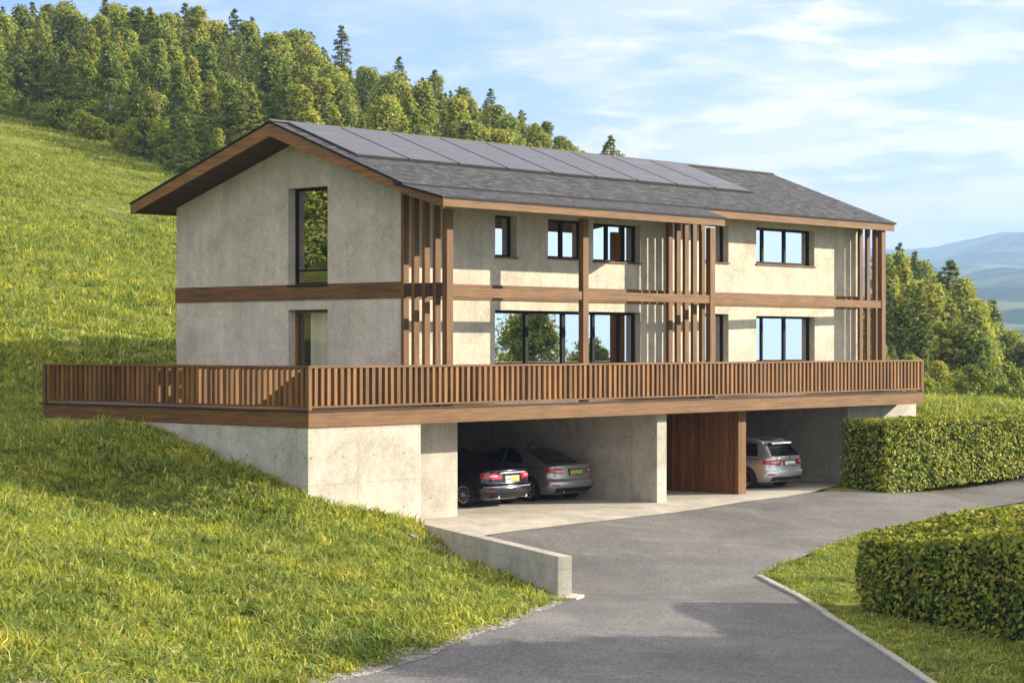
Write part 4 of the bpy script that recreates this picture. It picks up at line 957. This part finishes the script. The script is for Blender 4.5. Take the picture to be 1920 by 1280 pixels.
for i in order:
    u, w = cells[i]; k = u/w; bw = base_w(k)
    if w < bw or placed > 720: continue
    x, y, z = float(xs[i]), float(ys[i]), float(zs[i]); px, pb = proj(x, y, z)
    ht = random.uniform(5.6, 9.0)
    edge = w-bw
    if edge < 7: ht *= random.uniform(.55, .85)
    if px > 1560 and w < 150: ht *= .40+.16*(w-86)/64
    if px > 1560 and w < 150 and ht > 6: continue
    cap = CH-(skyline(px)+random.uniform(-4,22)-HOR)/FPX*w-z
    if cap < 3.2: continue
    ht = min(ht, cap)
    if w > 205 and px < 1500: ht = min(cap, 14)*random.uniform(.70, 1.)
    if px > 1600 and w > 125: ht = max(ht, min(cap, 11)*random.uniform(.72,1))
    pt_ = proj(x, y, z+ht)[1]
    if pt_ > roofline(px)+6 and px < 1650: continue
    if (px < -270 or px > 2120): continue
    kind = random.choices(['broad','mixed','spruce'], [.36,.36,.28])[0]
    zone = 0 if px < 520 else (1 if px < 1500 else 2)
    lab = WOODLAB[(kind, zone)]; put_tree(kind, x, y, z, ht, lab, {0:'trees of the hillside wood', 1:'trees behind the roof ridge', 2:'trees of the right-hand wood'}[zone]+{'broad':'','mixed':', conifers','spruce':', spruces'}[kind], widen=random.uniform(1.0,1.25)); placed += 1
# pale bushes along the foot of the wood and on the bank behind the far hedge
for i in range(20):
    px = -60+i*21+random.uniform(-8,8); k = (px-960)/FPX; w = base_w(k)-random.uniform(-3.,1.0)
    x, y = uw(k*w, w)
    if proj(x, y, h1(x, y)+2.2)[1] < roofline(px)-4: put_tree('bush', x, y, h1(x, y), random.uniform(1.6,3.0), 'low bush along the foot of the hillside wood', 'bushes at the foot of the hillside wood')
for i in range(12):
    px = 1735+i*22+random.uniform(-8,8); k = (px-960)/FPX; w = 92+random.uniform(-2,6); x, y = uw(k*w, w)
    put_tree('bush', x, y, h1(x, y), random.uniform(1.6,2.8), 'green bush on the bank behind the far clipped hedge', 'bushes behind the far hedge')
# trees the windows mirror and that shade the road: across the drive, out of the frame to the right
for x, y, ht, v in [(41,-26,6.6,0),(36,-29,3.8,1),(48,-33,5.2,0),(54,-29,4.6,1),(44,-19,3.4,1),(60,-38,7.6,0),(33,-37,5.,1),(66,-24,5.8,0),(70,-40,8.0,1),(56,-18,4,0)]:
    put_tree('garden', x, y, h1(x, y), ht, 'leafy garden tree across the drive, mirrored in the windows', 'garden trees across the drive', v)
for i in range(16):
    x, y = 31+i*2.1+random.uniform(-1,1), -20-i*.55+random.uniform(-2,2)
    put_tree('bush', x, y, h1(x, y), random.uniform(1.6,3.0), 'round bush across the drive, mirrored in the windows', 'bushes across the drive')
for u, w, ht, v in [(-30,54.2,5.5,1),(-34,56.2,7.5,3),(-38,53,8.5,0),(-44,55.2,9,2),(-40,58,8,4),(-50,53.5,9,5)]:
    x, y = uw(u, w); put_tree('broad', x, y, h1(x, y), ht, 'leafy tree on the left slope, mirrored in the gable window', 'trees on the left slope', v, 1.25)
for i in range(24):
    u = -54-random.uniform(0,34)-(i%3)*14; w = 36+random.uniform(0,24)-(i%3)*3; x, y = uw(u, w)
    put_tree('broad' if i % 3 else 'mixed', x, y, h1(x, y), random.uniform(6,9), 'leafy tree on the left slope, mirrored in the gable window', 'trees on the left slope')

# ------------------------------------------------------------------ clipped hedges: leaf skins over a twiggy core
def hedge(name, label, poly, zb, zt, ls, dens, mat, lump=.05, core_inset=.13):
    pa = np.array(poly, float)
    if np.sum(pa[:,0]*np.roll(pa[:,1],-1)-np.roll(pa[:,0],-1)*pa[:,1]) < 0: poly, zb, zt = poly[::-1], zb[::-1], zt[::-1]
    """poly: plan outline (ccw); zb, zt: base and top height at each corner"""
    r = empty(name, (*np.mean(poly, axis=0), float(np.mean(zb))), True); tag(r, label, 'hedge')
    C = []; Nr = []; n = len(poly); P = np.array(poly, float); cen = P.mean(0)
    for i in range(n):
        a, b = P[i], P[(i+1)%n]; ln = np.linalg.norm(b-a); hh = (zt[i]-zb[i]+zt[(i+1)%n]-zb[(i+1)%n])/2; m = int(ln*hh*dens)
        s = rng.uniform(0,1,m); t = rng.uniform(0,1,m)**.95; nrm = np.array([(b-a)[1], -(b-a)[0]])/ln
        z0 = zb[i]*(1-s)+zb[(i+1)%n]*s; z1 = zt[i]*(1-s)+zt[(i+1)%n]*s
        xy = a+(b-a)*s[:,None]; lum = lump*(np.sin(xy[:,0]*2.3+t*5)+np.sin(xy[:,1]*3.1-t*4))
        dep = rng.uniform(-.16,.05,m)+lum - .05*np.clip((t-.92)/.08,0,1)**2
        xy = xy+nrm*dep[:,None]; C.append(np.c_[xy, z0+(z1-z0)*t]); Nr.append(np.c_[np.tile(nrm,(m,1))*.9, np.full(m,.45)]+rng.normal(size=(m,3))*.55)
    area = .5*abs(sum(P[i][0]*P[(i+1)%n][1]-P[(i+1)%n][0]*P[i][1] for i in range(n))); m = int(area*dens)
    lo, hi = P.min(0), P.max(0); q = rng.uniform(lo, hi, size=(m*4,2)); q = q[inside(P, q[:,0], q[:,1])][:m]
    # top height by inverse distance from the corners
    wgt = 1/np.maximum(((q[:,None]-P[None])**2).sum(-1), .01); zz = (wgt*np.array(zt)).sum(1)/wgt.sum(1)
    edge = dist_line(np.r_[P, P[:1]], q[:,0], q[:,1])
    zz = zz+rng.uniform(-.14,.06,len(q))+lump*(np.sin(q[:,0]*2.1)+np.sin(q[:,1]*2.7)) - .04*np.clip(1-edge/.12,0,1)**2
    C.append(np.c_[q, zz]); Nr.append(np.array([0,0,1.])+rng.normal(size=(len(q),3))*.55)
    C = np.concatenate(C); Nr = np.concatenate(Nr); V, Q = leaf_quads(C, Nr, rng.uniform(.65,1.35,len(C))*ls, .62)
    link('foliage', mesh_from('foliage', V, quads=Q), mat, r)
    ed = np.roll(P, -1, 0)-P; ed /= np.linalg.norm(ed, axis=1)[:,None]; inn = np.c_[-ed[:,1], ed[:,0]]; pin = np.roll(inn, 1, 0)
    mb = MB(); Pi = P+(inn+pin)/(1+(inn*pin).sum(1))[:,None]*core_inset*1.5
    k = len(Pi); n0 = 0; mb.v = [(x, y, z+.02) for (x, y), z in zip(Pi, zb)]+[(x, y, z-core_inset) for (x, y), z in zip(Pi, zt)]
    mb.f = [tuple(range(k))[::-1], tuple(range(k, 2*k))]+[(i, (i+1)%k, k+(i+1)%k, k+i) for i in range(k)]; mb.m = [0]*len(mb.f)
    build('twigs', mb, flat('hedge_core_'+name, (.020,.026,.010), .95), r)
def zof(P, d=0.): return [h1(*p)+d for p in P]
# far hedge: along the road behind the garage end wall
fa = np.array(gp(1663,925)); fb = np.array(gp(1925,905)); fd = (fb-fa)/np.linalg.norm(fb-fa); fn = np.array([-fd[1], fd[0]])
fx = [fa, fb+fd*9, fb+fd*9+fn*1.7, fa+fn*1.75]
zb_ = zof(fx); ztop = CH-(790-HOR)/FPX*to_uw(*fa)[1]
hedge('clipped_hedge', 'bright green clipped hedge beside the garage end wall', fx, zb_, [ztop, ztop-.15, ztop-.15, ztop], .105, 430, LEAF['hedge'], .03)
# near hedge: on the island in front
na = np.array(gp(1614,1150)); nw_ = to_uw(*na)[1]; zna = CH-(1012-HOR)/FPX*nw_
nb_ = np.array(gp(1925,1212)); wb = to_uw(*nb_)[1]; znb = CH-(1000-HOR)/FPX*wb
nd = (nb_-na)/np.linalg.norm(nb_-na); nend = nb_+nd*2.5; zend = znb+(znb-zna)*.3
wc = 40.5; nc = np.array(uw((1872-960)/FPX*wc, wc)); znc = CH-(950-HOR)/FPX*wc
na2 = na+np.array(uw(.25,1.1))-np.array(uw(0,0)); nc2 = np.array(uw(15.5, 41.5))
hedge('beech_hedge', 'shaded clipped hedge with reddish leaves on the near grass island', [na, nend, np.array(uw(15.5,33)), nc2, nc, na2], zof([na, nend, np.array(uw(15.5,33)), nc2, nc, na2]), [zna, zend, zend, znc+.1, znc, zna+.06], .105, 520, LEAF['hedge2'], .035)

# ------------------------------------------------------------------ grass: tufts scattered by geometry nodes
def tuft(h, n, spread, wid, lean=.45):
    V = []; Q = []
    for k in range(n):
        a = random.uniform(0, 6.283); r = spread*math.sqrt(random.random()); b = random.uniform(0, 6.283); hh = h*random.uniform(.5,1.2); le = hh*lean*random.uniform(.3,1.5)
        p = np.array([r*math.cos(a), r*math.sin(a), 0]); d = np.array([math.cos(b), math.sin(b), 0]); s = np.array([-d[1], d[0], 0])*wid*.5*random.uniform(.7,1.3); i = len(V)
        V += [p-s, p+s, p+d*le*.4+[0,0,hh*.6]+s*.8, p+d*le*.4+[0,0,hh*.6]-s*.8, p+d*le+[0,0,hh*(.95-.25*lean)]+s*.12, p+d*le+[0,0,hh*(.95-.25*lean)]-s*.12]
        Q += [(i,i+1,i+2,i+3),(i+3,i+2,i+4,i+5)]
    me = mesh_from('tuft', np.array(V), quads=np.array(Q)); me.materials.append(LEAF['grass']); return me
def scatter(name, label, pts, tufts, smin, smax, tilt=.15):
    cl = bpy.data.collections.new(name+'_tufts')
    for me in tufts: cl.objects.link(bpy.data.objects.new('tuft', me))
    n = len(pts); me = bpy.data.meshes.new(name); me.vertices.add(n); me.vertices.foreach_set('co', np.asarray(pts, np.float32).ravel())
    for nm, typ, arr in (('sc','FLOAT',rng.uniform(smin,smax,n)), ('idx','INT',rng.integers(0,len(tufts),n))):
        at = me.attributes.new(nm, typ, 'POINT'); at.data.foreach_set('value', arr.astype(np.float32 if typ == 'FLOAT' else np.int32))
    at = me.attributes.new('rot', 'FLOAT_VECTOR', 'POINT'); at.data.foreach_set('vector', np.c_[rng.normal(size=(n,2))*tilt, rng.uniform(0,6.283,n)].astype(np.float32).ravel())
    o = bpy.data.objects.new(name, me); col.objects.link(o); tag(o, label, 'grass', kind='stuff')
    g = bpy.data.node_groups.new(name+'_scatter', 'GeometryNodeTree')
    g.interface.new_socket('Geometry', in_out='INPUT', socket_type='NodeSocketGeometry'); g.interface.new_socket('Geometry', in_out='OUTPUT', socket_type='NodeSocketGeometry')
    gi, go = g.nodes.new('NodeGroupInput'), g.nodes.new('NodeGroupOutput'); ip = g.nodes.new('GeometryNodeInstanceOnPoints'); ci = g.nodes.new('GeometryNodeCollectionInfo')
    ci.inputs[0].default_value = cl; ci.inputs[1].default_value = True; ci.inputs[2].default_value = True
    def attr(nm, t): a = g.nodes.new('GeometryNodeInputNamedAttribute'); a.data_type = t; a.inputs[0].default_value = nm; return next(s for s in a.outputs if s.enabled and s.name == 'Attribute')
    L_ = g.links.new
    L_(gi.outputs[0], ip.inputs['Points']); L_(ci.outputs[0], ip.inputs['Instance']); ip.inputs['Pick Instance'].default_value = True
    L_(attr('idx','INT'), ip.inputs['Instance Index']); L_(attr('rot','FLOAT_VECTOR'), ip.inputs['Rotation']); L_(attr('sc','FLOAT'), ip.inputs['Scale']); L_(ip.outputs[0], go.inputs[0])
    md = o.modifiers.new('scatter', 'NODES'); md.node_group = g
    return o
house_keep = [(-.0,-.0),(0,10.05),(26.4,10.05),(26.4,0),(22.4,.9),(XP,1.5),(XF0,.02)]
near_hedge_poly = np.array([na, nend, np.array(uw(15.5,33)), nc2, nc, na2]); far_hedge_poly = np.array(fx)
def keep(x, y, verge=.0):
    k = ~inside(road_poly, x, y) & ~inside(apron_poly, x, y) & ~inside(np.array([(.0,.0),(0,D),(L,D),(L,.9),(XP,1.4),(XF0,.02)]), x, y) & ~inside(near_hedge_poly, x, y) & ~inside(far_hedge_poly, x, y)
    wq = np.array([wall_a-wn*.04, wall_b-wn*.04+wd*.1, wall_b+wn*.45+wd*.15, wall_a+wn*.32]); k &= ~inside(wq, x, y)
    return k
def rand_uw(n, w0, w1, k0, k1):
    w = np.sqrt(rng.uniform(w0*w0, w1*w1, n)); u = rng.uniform(k0, k1, n)*w; return uw(u, w)
T_near = [tuft(.15, 26, .17, .020, .9), tuft(.12, 26, .16, .020, 1.1), tuft(.20, 22, .15, .020, .8), tuft(.09, 28, .19, .022, 1.3), tuft(.13, 22, .20, .034, 1.5)]
T_far = [tuft(.26, 36, .44, .045, 1.0), tuft(.19, 36, .46, .05, 1.2), tuft(.34, 30, .34, .04, .8)]
x, y = rand_uw(66000, 20, 62, -.40, .03); m = keep(x, y); dgv = dist_line(ge, x, y); m &= (dgv > .16+.14*np.sin(x*3.1+y*2.3)) | (rng.uniform(0,1,len(x)) < .2); pw = np.c_[x, y]-wall_a; m &= ~(((pw@wn) > -.04) & ((pw@wd) > -.3) & ((pw@wd) < np.linalg.norm(wall_b-wall_a)+.1))
m &= rng.uniform(0,1,len(x)) < np.clip(.42+.9*np.sin(x*.9+1.3*np.sin(y*.7))*np.sin(y*1.1+x*.3), .25, 1)+.3
x, y = x[m], y[m]; lawn = np.c_[x, y, H(x, y)-.015]
scatter('lawn_grass', 'rough sunlit grass on the near slope below the house', lawn, T_near, .55, 1.45, .25)
x, y = rand_uw(40000, 58, 190, -.40, -.02); kk = (to_uw(x, y)[0]/to_uw(x, y)[1]); bw = np.interp(kk, [-.6,-.40,-.246,-.1615,-.0667,.01], [150,170,181,160,130,120])
ww = to_uw(x, y)[1]; m = keep(x, y) & (ww < bw+6) & ((x < 4) | (y > 10.3)); ppx = 960+FPX*kk; m &= ppx < 520
x, y, ww = x[m], y[m], ww[m]
scatter('meadow_grass', 'long yellow-green grass on the hillside meadow below the wood', np.c_[x, y, H(x, y)-.02], T_far, .6, 1.25)
x, y = rand_uw(24000, 26, 56, .10, .30); m = keep(x, y); sd = dist_line(np.array(kerb_pts), x, y); m &= sd > .18
m &= rng.uniform(0,1,len(x)) < np.clip(.6+.8*np.sin(x*1.7+np.sin(y*1.3))*np.sin(y*1.9), .2, 1)
x, y = x[m], y[m]; scatter('island_grass', 'patchy grass on the island between kerb and near hedge', np.c_[x, y, H(x, y)-.02], [T_near[1], T_near[3]], .6, 1.15)
x, y = rand_uw(13000, 58, 92, .165, .32); m = keep(x, y) & ((x > L+.1) | (y > 10.2)); x, y = x[m], y[m]
scatter('bank_grass', 'bright grass bank behind the far hedge', np.c_[x, y, H(x, y)-.02], T_near[:3], .9, 1.9, .3)

# ------------------------------------------------------------------ far hills and the air between
def make_hills():
    th = np.linspace(-.75, .85, 190); rr = np.r_[np.linspace(300, 1000, 24), np.linspace(1040, 8400, 110)]
    T, Rr = np.meshgrid(th, rr); U, W = Rr*np.sin(T), Rr*np.cos(T); k = np.tan(T)
    base = np.interp(Rr, [300,420,1000,2000,3000,4000,5200,6200,7200,8400], [-26,-24,-12,24,84,144,236,320,392,300])
    sc = np.interp(k, [-.9,-.3,.12,.19,.21,.235,.26,.33,.6,1.], [.74,.78,.74,.78,.85,.95,.97,.93,1.,.85])
    nz = 14*np.sin(U*.0023+W*.00155)+10*np.sin(U*.0055-W*.0035+1.)+6*np.sin(U*.0135+W*.0105)+4*np.sin(U*.03)*np.sin(W*.0215)
    Z = base*np.where(base > 0, sc, 1)+nz*np.clip((Rr-420)/3000, 0, 1.2); Z = np.where(Rr < 430, np.minimum(Z, -22-30*(430-Rr)/130), Z)
    X, Y = uw(U, W); n, kk_ = Z.shape; V = np.c_[X.ravel(), Y.ravel(), Z.ravel()]
    i = np.arange(n-1)[:,None]*kk_ + np.arange(kk_-1)[None]; q = np.stack([i, i+1, i+kk_+1, i+kk_], -1).reshape(-1, 4)
    tag(link('hills', mesh_from('hills', V, quads=q, smooth=True), M['hills']), kind='structure')
make_hills()
for u, w, ht, v in [(12.9,35.2,5.6,0),(15.5,37.4,5.8,1),(12.4,32.3,5.8,1),(17.5,33.5,7,0)]:
    x, y = uw(u, w); put_tree('garden', x, y, h1(x, y), ht, 'leafy tree beside the near hedge, shading the road', 'trees shading the road', v)
mb = MB(); mb.box(-9500, 9500, -9500, 9500, -75, 470); hz = build('haze', mb, [], None); tag(hz, 'pale haze lying over the valley', 'haze', kind='stuff')
hm = bpy.data.materials.new('haze'); hm.use_nodes = True; hm.node_tree.nodes.clear()
ho = hm.node_tree.nodes.new('ShaderNodeOutputMaterial'); hv = hm.node_tree.nodes.new('ShaderNodeVolumePrincipled'); hv.inputs['Density'].default_value = HAZE; hv.inputs['Color'].default_value = (.42,.66,1,1); hv.inputs['Anisotropy'].default_value = .2
hm.node_tree.links.new(hv.outputs[0], ho.inputs['Volume']); hz.data.materials.append(hm)
print('trees', ntree, 'lawn', len(lawn))
